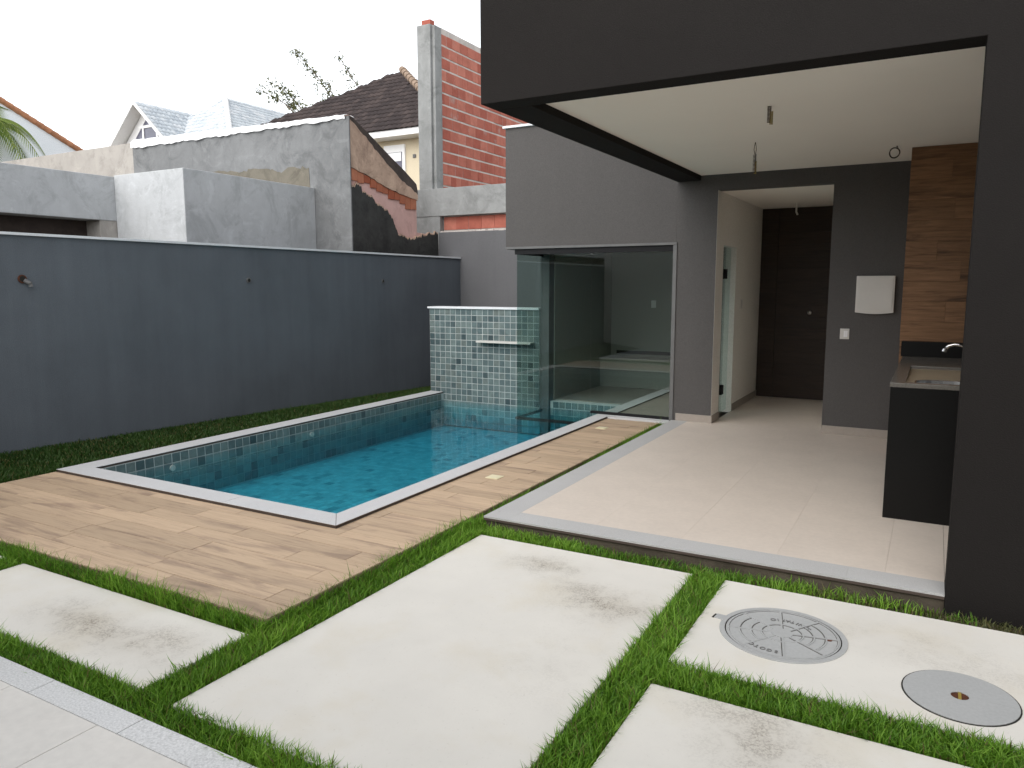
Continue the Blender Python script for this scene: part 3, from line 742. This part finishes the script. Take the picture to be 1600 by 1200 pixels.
B(-5.085, -2.735, 8.930, 8.9495, 2.1205, 2.15).build('head_trim', 'greymetal', ge, .002)
B(-3.554, -2.784, 8.9495, 9.03, -.0215, -.0095).build('sill', 'granite', ge)

# ------------------------------------------------------------------ sink counter
sk = thing('sink_counter', 'black granite sink counter with stone top under the wood panel', 'counter', (.1, 7, 0))
B(-.24, .46, 5.85, 5.88, 0, .94).build('end_panel', 'granite_black', sk, .002)
B(-.235, -.205, 5.881, 8.1, 0, .94).build('front_panel', 'granite_black', sk, .002)
g = MB(); g.box(-.245, -.15, 5.845, 8.102, .9405, .97); g.box(.30, .46, 5.845, 8.102, .9405, .97); g.box(-.1495, .2995, 5.845, 5.935, .9405, .97); g.box(-.1495, .2995, 7.15, 8.102, .9405, .97)
g.build('worktop', 'granite_top', sk, .002)
g = MB(); g.box(-.15, .30, 5.935, 5.98, .93, .948); g.box(-.15, .30, 6.33, 7.15, .93, .948); g.box(-.15, -.09, 5.98, 6.33, .93, .948); g.box(.25, .30, 5.98, 6.33, .93, .948)
g.build('recessed_bed', 'sinkbed', sk)
bz = MB()
n = 28; px = [(.08 + .168 * math.copysign(abs(math.cos(t)) ** .55, math.cos(t)), 6.155 + .172 * math.copysign(abs(math.sin(t)) ** .55, math.sin(t))) for t in [2 * math.pi * k / n for k in range(n)]]
for k in range(n):
    a, b = px[k], px[(k + 1) % n]
    bz.quad((a[0], a[1], .9485), (b[0], b[1], .9485), (.08 + (b[0] - .08) * .92, 6.155 + (b[1] - 6.155) * .92, .78), (.08 + (a[0] - .08) * .92, 6.155 + (a[1] - 6.155) * .92, .78))
    bz.quad((a[0], a[1], .9488), (b[0], b[1], .9488), (.08 + (b[0] - .08) * 1.07, 6.155 + (b[1] - 6.155) * 1.07, .9495), (.08 + (a[0] - .08) * 1.07, 6.155 + (a[1] - 6.155) * 1.07, .9495))
bz.v += []; i0 = len(bz.v); bz.v += [(.08 + (a[0] - .08) * .92, 6.155 + (a[1] - 6.155) * .92, .78) for a in px]; bz.f.append(tuple(range(i0, i0 + n)))
bz.build('basin', 'steel', sk)
B(-.262, .46, 8.075, 8.1005, .9705, 1.113).build('backsplash', 'granite_black', sk, .002)
fc = thing('faucet', 'curved chrome faucet reaching out over the sink counter', 'faucet', (.4, 6.9, 1.1))
pts = [(.459, 6.9, 1.10), (.36, 6.9, 1.10), (.30, 6.9, 1.115), (.25, 6.9, 1.15), (.20, 6.9, 1.172), (.15, 6.9, 1.178), (.11, 6.9, 1.165), (.088, 6.9, 1.135)]
MB().tube(pts, .013, 12).build('spout', 'chrome', fc, smooth=True)
MB().tube([(.089, 6.9, 1.138), (.081, 6.9, 1.118)], .017, 12).build('aerator', 'chrome', fc)
MB().tube([(.4595, 6.9, 1.10), (.43, 6.9, 1.10)], .035, 16).build('wall_flange', 'chrome', fc)
# wall fittings
eb = thing('electric_box', 'white electrical panel box with bowed lower edge on the grey wall', 'electrical box', (-.57, 8.95, 1.34))
g = MB(); bot = [(-.753 + .37 * k / 10, 1.352 - .016 * math.sin(math.pi * k / 10)) for k in range(11)]
g.prism(bot + [(-.383, 1.738), (-.753, 1.738)], 'y', 8.90, 8.951); g.build('cover', 'plastic', eb, .004)
B(-.735, -.4, 8.893, 8.8995, 1.375, 1.722).build('door_panel', 'plastic', eb, .003)
sw = thing('light_switch', 'small white double light switch plate between hall and electrical box', 'switch', (-.845, 8.95, 1.1))
B(-.893, -.80, 8.943, 8.9515, 1.058, 1.172).build('plate', 'plastic', sw, .003)
for q in (-.846, -.826): B(q - .009, q + .009, 8.937, 8.943, 1.082, 1.148).build('rocker', 'white', sw, .001)
t = thing('light_switch', 'faint white switch plate on the white hall wall past the glass door', 'switch', (-2.269, 10.35, 1.39))
B(-2.269, -2.262, 10.31, 10.39, 1.33, 1.45).build('plate', 'plastic', t, .002)
# hanging wires from the porch ceiling
def coil(x, y, ztop, drop, L, r, turns, mat):
    p = [(x, y, ztop), (x, y, ztop - drop)] if drop else []
    n = int(turns * 10)
    for k in range(n + 1):
        a = 2 * math.pi * k / 10; p.append((x + r * math.cos(a), y + r * math.sin(a), ztop - drop - L * k / n))
    return MB().tube(p, .0031, 5)
t = thing('ceiling_wire', 'short tightly coiled brown wire hanging from the porch ceiling nearer the front fascia', 'wire', (-1.12, 5.77, 2.906), 'wires hanging from the porch ceiling')
coil(-1.12, 5.77, 2.908, 0, .115, .012, 13, 'wire').build('wire_coil', 'wire', t); coil(-1.105, 5.77, 2.87, 0, .09, .010, 11, 'wire').build('wire_coil', 'wire_y', t)
t = thing('ceiling_wire', 'long coiled wire hanging from the porch ceiling with a straight loop above', 'wire', (-1.49, 7.12, 2.906), 'wires hanging from the porch ceiling')
MB().tube([(-1.49, 7.12, 2.908), (-1.497, 7.12, 2.87), (-1.5, 7.12, 2.84), (-1.492, 7.12, 2.80)], .003, 5).build('loop_wire', 'wire', t)
MB().tube([(-1.49, 7.12, 2.908), (-1.483, 7.12, 2.87), (-1.48, 7.12, 2.84), (-1.486, 7.12, 2.80)], .003, 5).build('loop_wire', 'wire', t)
coil(-1.492, 7.12, 2.80, 0, .16, .013, 14, 'wire').build('wire_coil', 'wire', t); coil(-1.484, 7.12, 2.74, 0, .11, .010, 10, 'wire').build('wire_coil', 'wire_y', t)
t = thing('ceiling_wire', 'ring of looped wire hanging from the porch ceiling beside the wood panel', 'wire', (-.41, 7.95, 2.906), 'wires hanging from the porch ceiling')
MB().tube([(-.40, 7.95, 2.908), (-.395, 7.95, 2.89)] + [(-.415 + .042 * math.cos(a), 7.95 + .01 * math.sin(2 * a), 2.845 + .045 * math.sin(a)) for a in [1.2 + 2 * math.pi * k / 18 for k in range(37)]], .006, 6).build('wire_loop', 'wire', t)

# ------------------------------------------------------------------ neighbours: rendered concrete building
nb = thing('concrete_building', 'unfinished grey rendered building with low annex rising behind the boundary wall', 'building', (-10.5, 9, -.4))
# stepped annex
B(-10.858, -9.3, 7.23, 9.816, -.4, 3.28).build('annex_wall', 'conc_l', nb, .01)
B(-14, -10.86, -12, 9.815, 2.61, 3.26).build('annex_band', 'conc_l', nb, .01)
B(-13.6, -11.2, -12, 9.81, -.4, 2.609).build('recess_wall', 'mould_and_void', nb)  # near-black colour stands in for the shade of the open void
B(-11.4, -10.87, 6.97, 9.81, -.4, 2.609).build('recess_pier', 'conc_w', nb)
# main block
B(-14.09, -8.72, 9.82, 9.98, -.4, 4.36).build('main_wall', 'conc', nb, .006)
B(-26, -14.1, 9.86, 13.5, -.4, 4.46).build('beige_wall', 'conc_w', nb, .008)
# plastic sheet on the top edge
g = MB(); n = 150
for k in range(n + 1):
    x = -14.1 + (14.1 - 8.56) * k / n
    t = k / n; a = .016 * math.sin(k * .9 + 2 * math.sin(k * .17)) + .018 * math.sin(k * .31 + 1) + random.uniform(-.004, .004)
    zt = 4.362; hh = .15 - .10 * t
    g.v += [(x, 9.785 + a * .5, zt - .03 + a * .6), (x, 9.775 + a * .9, zt + hh * .5), (x, 9.86 + a * .4, zt + hh + a * .4), (x, 10.02, zt + hh * .8 + a)]
for k in range(n):
    for q in range(3): i0 = 4 * k + q; g.f.append((i0, i0 + 4, i0 + 5, i0 + 1))
g.build('plastic_sheet', 'tarp', nb, smooth=True)
B(-8.7195, -8.4985, 9.80, 9.8225, -.4, 4.37).build('corner_render', 'conc', nb)
# gable end along the neighbour's side
top = [(9.822, 4.375), (9.93, 4.345), (10.3, 4.17), (10.92, 3.85), (11.26, 3.69), (11.62, 3.49), (11.66, 3.36)]
MB().prism([(9.825, -.4)] + [(9.825, 4.36)] + top[1:] + [(11.66, 2.62), (12.296, 2.60), (12.296, -.4)], 'x', -8.72, -8.54).build('gable_core', 'pink', nb)
def rag(pts, amp=.018, sub=4):  # ragged outline
    out = []
    for (a, b), (c_, d_) in zip(pts, pts[1:]):
        for k in range(sub): 
            t = k / sub; out.append((a + (c_ - a) * t + random.uniform(-amp, amp) * (k > 0), b + (d_ - b) * t + random.uniform(-amp, amp) * (k > 0)))
    out.append(pts[-1]); return out
pt_ = [(-9.42, 3.62), (-9.75, 3.66), (-10.1, 3.60), (-10.35, 3.67), (-10.8, 3.70), (-11.1, 3.66), (-11.5, 3.72), (-11.9, 3.70), (-12.4, 3.66)]
MB().prism([(-12.5, 3.2), (-9.40, 3.2)] + rag(pt_, .03, 5), 'y', 9.812, 9.8195).build('raw_mortar_patch', 'rawmortar', nb)
low = [(11.66, 3.20), (11.31, 3.25), (10.9, 3.31), (10.58, 3.39), (10.37, 3.45), (10.13, 3.51), (9.822, 3.57)]
MB().prism(top + rag(low, .01), 'x', -8.5395, -8.505).build('tan_plaster', 'tanplaster', nb)
edge_low = [(11.66, 3.30), (11.45, 3.42), (11.2, 3.5), (10.9, 3.68), (10.6, 3.86), (10.3, 4.05), (10.0, 4.24), (9.822, 4.33)]
MB().prism([(a, b + .004) for a, b in top] + rag(edge_low, .02), 'x', -8.5395, -8.5025).build('mouldy_edge', 'mould_and_void', nb)
blk = [(9.822, 3.27), (9.94, 3.31), (10.09, 3.32), (10.08, 3.2), (10.35, 3.15), (10.44, 3.06), (10.73, 2.97), (10.89, 2.84), (10.98, 2.68), (11.05, 2.56), (11.43, 2.49), (11.91, 2.61), (12.296, 2.66)]
yy = np.linspace(9.822, 12.296, 110); zz = np.interp(yy, [9.822, 9.94, 10.075, 10.095, 10.35, 10.44, 10.73, 10.89, 10.98, 11.05, 11.43, 11.91, 12.296], [p[1] for p in blk])
zz = zz + np.array([random.uniform(-.022, .022) for _ in yy]) + .012 * np.sin(yy * 31)
def strip(zlo, zhi, xf):
    m = MB()
    for k in range(len(yy) - 1):
        a, b = float(yy[k]), float(yy[k + 1])
        m.quad((xf, a, float(zlo[k])), (xf, b, float(zlo[k + 1])), (xf, b, float(zhi[k + 1])), (xf, a, float(zhi[k])))
        m.quad((xf, a, float(zhi[k])), (xf, b, float(zhi[k + 1])), (-8.5395, b, float(zhi[k + 1])), (-8.5395, a, float(zhi[k])))
    return m
ed = np.array([random.uniform(.02, .055) for _ in yy])
strip(np.full_like(zz, -.4), zz - ed * .6, -8.500).build('sooty_render', 'sooty', nb)
strip(zz - ed, zz, -8.506).build('broken_edge', 'tanplaster', nb)
bl = [(9.85, 3.42), (10.1, 3.355), (10.4, 3.30), (10.75, 3.22), (11.05, 3.14), (11.34, 3.05), (11.64, 3.03)]
for k in range(11):
    t = (k + .5) / 11; y = 9.85 + 1.78 * t
    zl = np.interp(y, [p[0] for p in bl], [p[1] for p in bl]); zh = np.interp(y, [p[0] for p in reversed(low)], [p[1] for p in reversed(low)])
    zl += random.uniform(-.04, .035)
    B(-8.5395, -8.512 - random.uniform(0, .012), y - .078, y + .075, zl, zh + .006).build('brick', 'brick_o', nb, .004, loc=(-8.53, y, zl))

# ------------------------------------------------------------------ brick building under construction
bb = thing('brick_building', 'unplastered red brick house shell with tall concrete pillar and beam', 'building', (-8, 14, -.4))
PY = 12.5
B(-9.075, -8.765, PY, 12.80, -.4, 6.60).build('pillar', 'conc_p', bb, .012)
B(-8.7645, -8.70, PY + .06, 12.79, 3.4, 6.585).build('pillar_side', 'conc_p', bb, .008)
B(-9.16, -4.6, PY - .03, PY + .21, 2.985, 3.515).build('beam', 'conc_p', bb, .008)
B(-9.16, -8.58, PY - .02, PY + .2, -.4, 2.984).build('column_stub', 'conc_p', bb, .008)
B(-9.0, -8.80, PY + .06, PY + .2, 6.601, 6.70).build('rebar_bricks', 'brick', bb)
mo = B(-8.99, -8.7225, 12.8005, 18.4, 3.3, 6.60).build('mortar_wall', 'mortar', bb)
B(-8.57, -4.6, PY + .10, PY + .18, 2.5, 2.984).build('mortar_strip', 'mortar', bb)
bcache = {}
def brick(par, x, y, z, dx, dy, dz, mat='brick'):
    key = (round(dx, 3), round(dy, 3), round(dz, 3), mat)
    if key not in bcache: bcache[key] = B(-dx / 2, dx / 2, -dy / 2, dy / 2, -dz / 2, dz / 2).mesh('brick', mat, bevel=.004)
    piece('brick', bcache[key], par, (x + random.uniform(-.004, .004), y, z), (0, random.uniform(-.004, .004), random.uniform(-.004, .004)))
r_ = 0; z = 3.40; BH = .2225
while z < 6.5:
    y = 12.805 - random.choice([0, .12, .2]); 
    while y < 17.6:
        L = random.choice([.19, .29, .29, .29])
        a = max(y, 12.803)
        if y + L - a > .06: brick(bb, -8.752, round((a + y + L) / 2, 3), z + .10, .07, round(y + L - a - .006, 3), .190)
        y += L
    z += BH; r_ += 1
x = -8.565
while x < -4.8:
    L = random.choice([.29, .29, .24]); brick(bb, x + L / 2, PY + .115, 2.845, L - .004, .05, .25); x += L

# ------------------------------------------------------------------ house with dark tiled hip roof
def tile_roof(name, parent, mat, o, u, v, poly, pu, pv, amp=.035):
    """rows of curved tiles over a face: o origin, u along the eave, v up the slope; poly in (u, v)"""
    o = Vector(o); u = Vector(u).normalized(); v = Vector(v).normalized(); nrm = u.cross(v).normalized()
    if nrm.z < 0: nrm = -nrm
    def inside(a, b):
        c_ = False; n = len(poly)
        for i in range(n):
            x1, y1 = poly[i]; x2, y2 = poly[(i + 1) % n]
            if (y1 > b) != (y2 > b) and a < (x2 - x1) * (b - y1) / (y2 - y1) + x1: c_ = not c_
        return c_
    V = []; F = []; S = []
    u0 = min(p[0] for p in poly); u1 = max(p[0] for p in poly); v1 = max(p[1] for p in poly)
    b = 0
    while b < v1:
        a = u0
        while a < u1:
            if inside(a + pu / 2, b + pv * .5):
                i = len(V); s_ = random.random()
                for q in range(5):
                    h_ = amp * math.sin(math.pi * q / 4) ; 
                    p0 = o + u * (a + pu * q / 4) + v * (b - .03) + nrm * (h_ + .05); p1 = o + u * (a + pu * q / 4) + v * (b + pv) + nrm * (h_ + .012)
                    pb = p0 - nrm * .035
                    V += [tuple(p0), tuple(p1), tuple(pb)]; S += [s_] * 3
                for q in range(4):
                    j = i + 3 * q; F += [(j, j + 3, j + 4, j + 1), (j + 2, j + 5, j + 3, j)]
            a += pu
        b += pv
    base = np.array(wloc(parent)); me = npmesh(name, np.array(V) - base, F, S, mat, 4)
    ob = bpy.data.objects.new(name, me); C.objects.link(ob); ob.parent = parent; ob['kind'] = 'stuff'; return ob
rh_ = thing('tiled_roof_house', 'cream house with dark brown tiled hip roof behind the concrete building', 'house', (-21, 26, -.4))
B(-27.5, -15.4, 22.7, 30, -.4, 6.95).build('wall', 'cream', rh_)
g = MB(); ap = (-19.65, 26, 10.33); e1 = (-28.3, 22, 7.08); e2 = (-14.7, 22, 7.08); e3 = (-14.7, 30, 7.08); e4 = (-28.3, 30, 7.08)
g.quad(e1, e2, ap); g.quad(e2, e3, ap); g.quad(e3, e4, ap); g.quad(e4, e1, ap); g.quad(e4, e3, e2, e1)
rf = g.build('roof', 'rooftile', rh_)
sl = math.hypot(4, 3.25)
tile_roof('roof_tiles', rf, 'rooftile', e1, (1, 0, 0), (0, 4, 3.25), [(0, 0), (13.6, 0), (8.65, sl)], .24, .33)
B(-28.25, -14.75, 22.02, 22.12, 6.86, 7.075).build('fascia_board', 'white', rh_)
B(-28.2, -14.8, 22.12, 22.7, 6.86, 6.90).build('soffit', 'white', rh_)
A_, B_ = Vector(ap), Vector(e2); n = 16
cap = MB().tube([(0, 0, 0), (.42, 0, 0)], [.13, .16], 10).mesh('ridge_tile', 'ridgetile')
for k in range(n):
    p = A_.lerp(B_, k / n) + Vector((0, 0, .06)); d = (B_ - A_).normalized(); piece('ridge_tile', cap, rf, p, d.to_track_quat('X', 'Z').to_euler())
wd = B(-18.0, -17.05, 22.62, 22.7, 5.0, 6.68).build('window', 'white', rh_)
B(-17.88, -17.17, 22.60, 22.62, 5.1, 6.42).build('pane', 'winglass', wd); B(-17.86, -17.19, 22.585, 22.60, 6.1, 6.40).build('shutter', 'white', wd)
B(-16.72, -16.60, 22.66, 22.70, 6.18, 6.30).build('lamp', 'greymetal', rh_)

# ------------------------------------------------------------------ white house with dormer gable
wh = thing('white_house', 'white house with gabled dormer and white tiled hip roof in the distance', 'house', (-45, 38, -.4))
B(-50, -38.6, 34.4, 48, -.4, 10.6).build('wall', 'white', wh)
rz = 14.52; rx = -44.0; ez = 10.5; ey = 33.6
g = MB(); g.quad((rx - 6.5, ey, ez), (rx + 5.4, ey, ez), (rx, 38, rz)); g.quad((rx + 5.4, ey, ez), (rx + 5.4, 52, ez), (rx, 52, rz), (rx, 38, rz)); g.quad((rx - 6.5, 52, ez), (rx - 6.5, ey, ez), (rx, 38, rz), (rx, 52, rz))
wr = g.build('roof', 'white', wh)
sl = math.hypot(38 - ey, rz - ez)
tile_roof('front_roof_tiles', wr, 'whitetile', (rx - 6.5, ey, ez), (1, 0, 0), (0, 38 - ey, rz - ez), [(0, 0), (11.9, 0), (6.5, sl)], .34, .45, .06)
sl2 = math.hypot(5.4, rz - ez)
tile_roof('side_roof_tiles', wr, 'whitetile', (rx + 5.4, ey, ez), (0, 1, 0), (-5.4, 0, rz - ez), [(0, 0), (18.4, 0), (18.4, sl2), (38 - ey, sl2)], .34, .45, .06)
hp = MB().tube([(0, 0, 0), (.5, 0, 0)], [.15, .19], 10).mesh('ridge_tile', 'white')
A_, B_ = Vector((rx, 38, rz)), Vector((rx + 5.4, ey, ez))
for k in range(17):
    d = (B_ - A_).normalized(); piece('ridge_tile', hp, wr, A_.lerp(B_, k / 17) + Vector((0, 0, .08)), d.to_track_quat('X', 'Z').to_euler())
# dormer
px_, pz = -46.6, 13.5; gy = 33.2
g = MB()
for s_ in (-1, 1):
    g.quad((px_, gy - .5, pz + .12), (px_ + s_ * 3.4, gy - .5, pz - 3.0), (px_ + s_ * 3.4, 38, pz - 3.0), (px_, 38, pz + .12))
    g.quad((px_, gy - .5, pz - .12), (px_ + s_ * 3.4, gy - .5, pz - 3.24), (px_ + s_ * 3.4, 38, pz - 3.24), (px_, 38, pz - .12))
    g.quad((px_, gy - .5, pz + .12), (px_ + s_ * 3.4, gy - .5, pz - 3.0), (px_ + s_ * 3.4, gy - .5, pz - 3.24), (px_, gy - .5, pz - .12))
dr = g.build('dormer_roof', 'white', wh)
tile_roof('dormer_tiles', dr, 'whitetile', (px_ + 3.4, gy - .4, pz - 3.0), (0, 1, 0), (-3.4, 0, 3.12), [(0, 0), (5, 0), (5, 4.5), (0, 4.5)], .34, .45, .06)
dw = MB().prism([(px_ - 3.2, pz - 3.2), (px_ + 3.2, pz - 3.2), (px_, pz - .15)], 'y', gy + .4, gy + .55).build('gable_wall', 'white', wh)
MB().prism([(px_ - 1.3, pz - 2.3), (px_ + 2.1, pz - 2.3), (px_ + .35, pz - .75)], 'y', gy + .3, gy + .395).build('window_pane', 'winglass', dw)
g = MB(); g.box(px_ - .6, px_ + 1.5, gy + .24, gy + .295, pz - 1.5, pz - 1.33); g.box(px_ - .25, px_ - .1, gy + .24, gy + .295, pz - 2.3, pz - 1.501); g.box(px_ + 1.15, px_ + 1.3, gy + .24, gy + .295, pz - 2.3, pz - 1.501)
g.build('window_bars', 'white', dw)

# pale house at the left edge
ph = thing('pale_house', 'pale blue-white gable wall with terracotta tile edge behind the beige wall', 'house', (-28, 15, -.4))
YA, ZA, YE, ZE = 12.64, 6.92, 14.85, 5.86
sl_ = (ZA - ZE) / (YE - YA); YR = 9.6; ZR = ZA + (YA - YR) * sl_
MB().prism([(2 * YR - YE, -.4), (YE, -.4), (YE, ZE), (YR, ZR), (2 * YR - YE, ZE)], 'x', -32, -24).build('wall', 'bluewhite', ph)
n = 26; tc = MB().tube([(0, 0, 0), (.36, 0, 0)], [.07, .09], 10).mesh('edge_tile', 'terracotta'); Ls = math.hypot(YE - YR, ZR - ZE) + .35
dv = Vector((0, YE - YR, ZE - ZR)).normalized()
for k in range(n):
    p = Vector((-23.98, YR, ZR + .05)) + dv * (Ls * k / n); piece('edge_tile', tc, ph, p, dv.to_track_quat('X', 'Z').to_euler())
g = MB()
for s_ in (-1, 1): g.quad((-24.0, YR, ZR + .06), (-24.0, YR + s_ * (YE - YR + .3), ZE + .06 - .3 * sl_), (-32, YR + s_ * (YE - YR + .3), ZE + .06 - .3 * sl_), (-32, YR, ZR + .06))
g.build('roof', 'terracotta', ph)

# ------------------------------------------------------------------ palm and thin trees
pt = thing('palm_tree', 'palm tree with arching green fronds in front of the pale gable', 'tree', (-23.5, 11.6, -.4))
tx_, ty_ = -23.5, 11.6; tz = 6.0
MB().tube([(tx_ + .25 * math.sin(k * .3), ty_, -.4 + (tz + .4) * k / 10) for k in range(11)], [.2 - .008 * k for k in range(11)], 10).build('trunk', 'bark', pt, smooth=True)
tx_ += .25 * math.sin(3.0)
V = []; F = []; S = []
fr_list = [(5 + k * 30 + random.uniform(-8, 8), random.uniform(.35, 1.0), random.uniform(1.8, 2.3)) for k in range(12)] + [(-12, .62, 2.05), (-4, 1.15, 2.0), (14, .45, 2.2)]
for az, el, L in fr_list:
    az = R(az); d = Vector((math.cos(az), math.sin(az), 0)); s_ = Vector((-math.sin(az), math.cos(az), 0)); n = 34; pts = []
    for k in range(n + 1):
        t = k / n; pts.append(Vector((tx_, ty_, tz)) + d * (L * t * (1 - .18 * t)) + Vector((0, 0, L * (el * t - 1.15 * t * t))))
    for k in range(3, n):
        p = pts[k]; ll = .55 * math.sin(math.pi * (k / n) ** .7 * .93) + .1; tn = (pts[k + 1] - pts[k - 1]).normalized()
        for sg in (-1, 1):
            tip = p + (s_ * sg * .75 + tn * .65 + Vector((0, 0, -.45))).normalized() * ll
            wv = tn * .022; i = len(V); V += [tuple(p - wv), tuple(p + wv), tuple((p + tip) / 2 + wv), tuple(tip)]; F.append((i, i + 1, i + 2, i + 3)); S += [random.uniform(.2, 1)] * 4
    w = MB().tube(pts, [.025 * (1 - .8 * k / n) for k in range(n + 1)], 5); i = len(V)
    V += w.v; F += [f for f in w.f if len(f) == 4 for f in [tuple(q + i for q in f)]]; S += [.9] * len(w.v)
me = npmesh('crown', np.array(V) - np.array(pt.location), F, S, 'palmleaf', 4); o = bpy.data.objects.new('crown', me); C.objects.link(o); o.parent = pt

def thin_tree(base, h, sprays, label):
    t = thing('slender_tree', label, 'tree', base, 'slender trees behind the roofs')
    bx_, by_, bz_ = base
    w = MB().tube([(bx_, by_, bz_), (bx_ + .1, by_, bz_ + h * .5), (bx_, by_, bz_ + h)], [.16, .11, .05], 8)
    P = []
    for (p0, p1, bend, n, spread) in sprays:
        p0, p1 = Vector(p0), Vector(p1); pts = []
        for k in range(13):
            q = k / 12; p = p0.lerp(p1, q); p.z += bend * math.sin(math.pi * q); p.x += bend * .6 * math.sin(math.pi * q); pts.append(p)
        w.tube([(bx_, by_, bz_ + h * .85), tuple(p0)], .03, 5)
        w.tube(pts, [.045 - .003 * k for k in range(13)], 5)
        for _ in range(n):
            q = random.random() ** .8; k = min(11, int(q * 12)); c_ = pts[k].lerp(pts[k + 1], q * 12 - k) + Vector((random.gauss(0, 1), random.gauss(0, 1), random.gauss(0, 1))) * spread * (1.15 - q) * random.choice([.4, 1, 1.3])
            for _ in range(7): P.append(tuple(c_ + Vector((random.gauss(0, .09), random.gauss(0, .09), random.gauss(0, .10)))))
    w.build('trunk', 'bark', t)
    o = bpy.data.objects.new('crown', leaf_mesh('crown', np.array(P) - np.array(base), .17, 'leaf', .45, .3)); C.objects.link(o); o.parent = t
thin_tree((-28.2, 30, -.4), 9.5, [((-28.6, 30, 9.4), (-32.3, 30, 12.0), .3, 46, .28), ((-28.4, 30, 9.6), (-31.2, 30, 12.25), .25, 52, .32), ((-29.3, 30.3, 10.2), (-30.3, 30.3, 11.1), .1, 20, .3), ((-28.2, 30, 9.6), (-27.5, 30, 10.9), .1, 16, .2)], 'olive-green feathery tree showing between the white and brown roofs')
thin_tree((-26.4, 30.5, -.4), 9.8, [((-26.6, 30.5, 9.6), (-30.1, 30.5, 13.8), .25, 60, .26), ((-27.2, 30.5, 10.4), (-27.9, 30.5, 12.0), .1, 12, .2)], 'slender leaning tree with sparse twigs above the brown roof slope')
thin_tree((-23.5, 30, -.4), 9.8, [((-23.7, 30, 9.8), (-26.5, 30, 12.85), -.2, 26, .22), ((-24.2, 30, 10.2), (-23.4, 30, 11.2), 0, 8, .2)], 'sparsest twiggy tree peeking over the upper edge of the brown roof')

# ------------------------------------------------------------------ grass
flat = lambda x, y: np.full_like(x, -.115)
D = 21000
strips = [(-2.892, -2.68, 1.88, 4.36, D), (-5.1, -4.905, 1.9, 2.5, D),
          (-6.9, -1.17, 1.742, 1.89, D), (-1.17, 1.2, 1.742, 1.868, D), (-1.173, -.987, 1.868, 4.36, D), (-.985, 1.0, 3.016, 3.229, D)]
o = bpy.data.objects.new('grass_strips', grass_mesh('grass_strips', strips, .082, 'grass', flat, .0026, .75, .22)); C.objects.link(o)
tag(o, 'bright green grass strips growing between the white paving slabs', 'grass', kind='stuff')
o = bpy.data.objects.new('deck_grass', grass_mesh('deck_grass', [(-6.9, -2.86, 2.489, 2.58, 24000), (-2.89, -2.83, 2.5, 4.4, 20000), (-2.872, -2.752, 4.36, 8.86, 20000)], .122, 'grass', flat, .0027, .62, .22)); C.objects.link(o)
tag(o, 'taller grass growing along the open edges of the wood deck', 'grass', kind='stuff')
o = bpy.data.objects.new('porch_edge_grass', grass_mesh('porch_edge_grass', [(-2.75, -1.9, 4.35, 4.5, 17000), (-1.9, -.9, 4.35, 4.5, 13000), (-.9, -.5, 4.35, 4.5, 8000), (-.5, 0, 4.35, 4.5, 3500), (0, .3, 4.36, 4.5, 1500)], .074, 'grass', flat, .0027, .7, .12)); C.objects.link(o)
tag(o, 'low grass strip thinning out along the porch step', 'grass', kind='stuff')
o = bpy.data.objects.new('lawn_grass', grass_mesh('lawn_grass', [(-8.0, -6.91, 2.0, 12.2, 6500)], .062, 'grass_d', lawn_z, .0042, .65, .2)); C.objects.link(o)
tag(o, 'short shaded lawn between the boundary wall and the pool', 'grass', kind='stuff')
o = bpy.data.objects.new('dry_grass', grass_mesh('dry_grass', [(-.6, 1.2, 4.35, 4.49, 6500)], .040, 'grass_dry', flat, .0034, .9, .3)); C.objects.link(o)
tag(o, 'patchy dry grass on bare soil at the foot of the porch column', 'grass', kind='stuff')

scene.render.engine = 'CYCLES'
scene.cycles.max_bounces = 10; scene.cycles.transparent_max_bounces = 16; scene.cycles.diffuse_bounces = 5
scene.cycles.caustics_reflective = False; scene.cycles.caustics_refractive = False
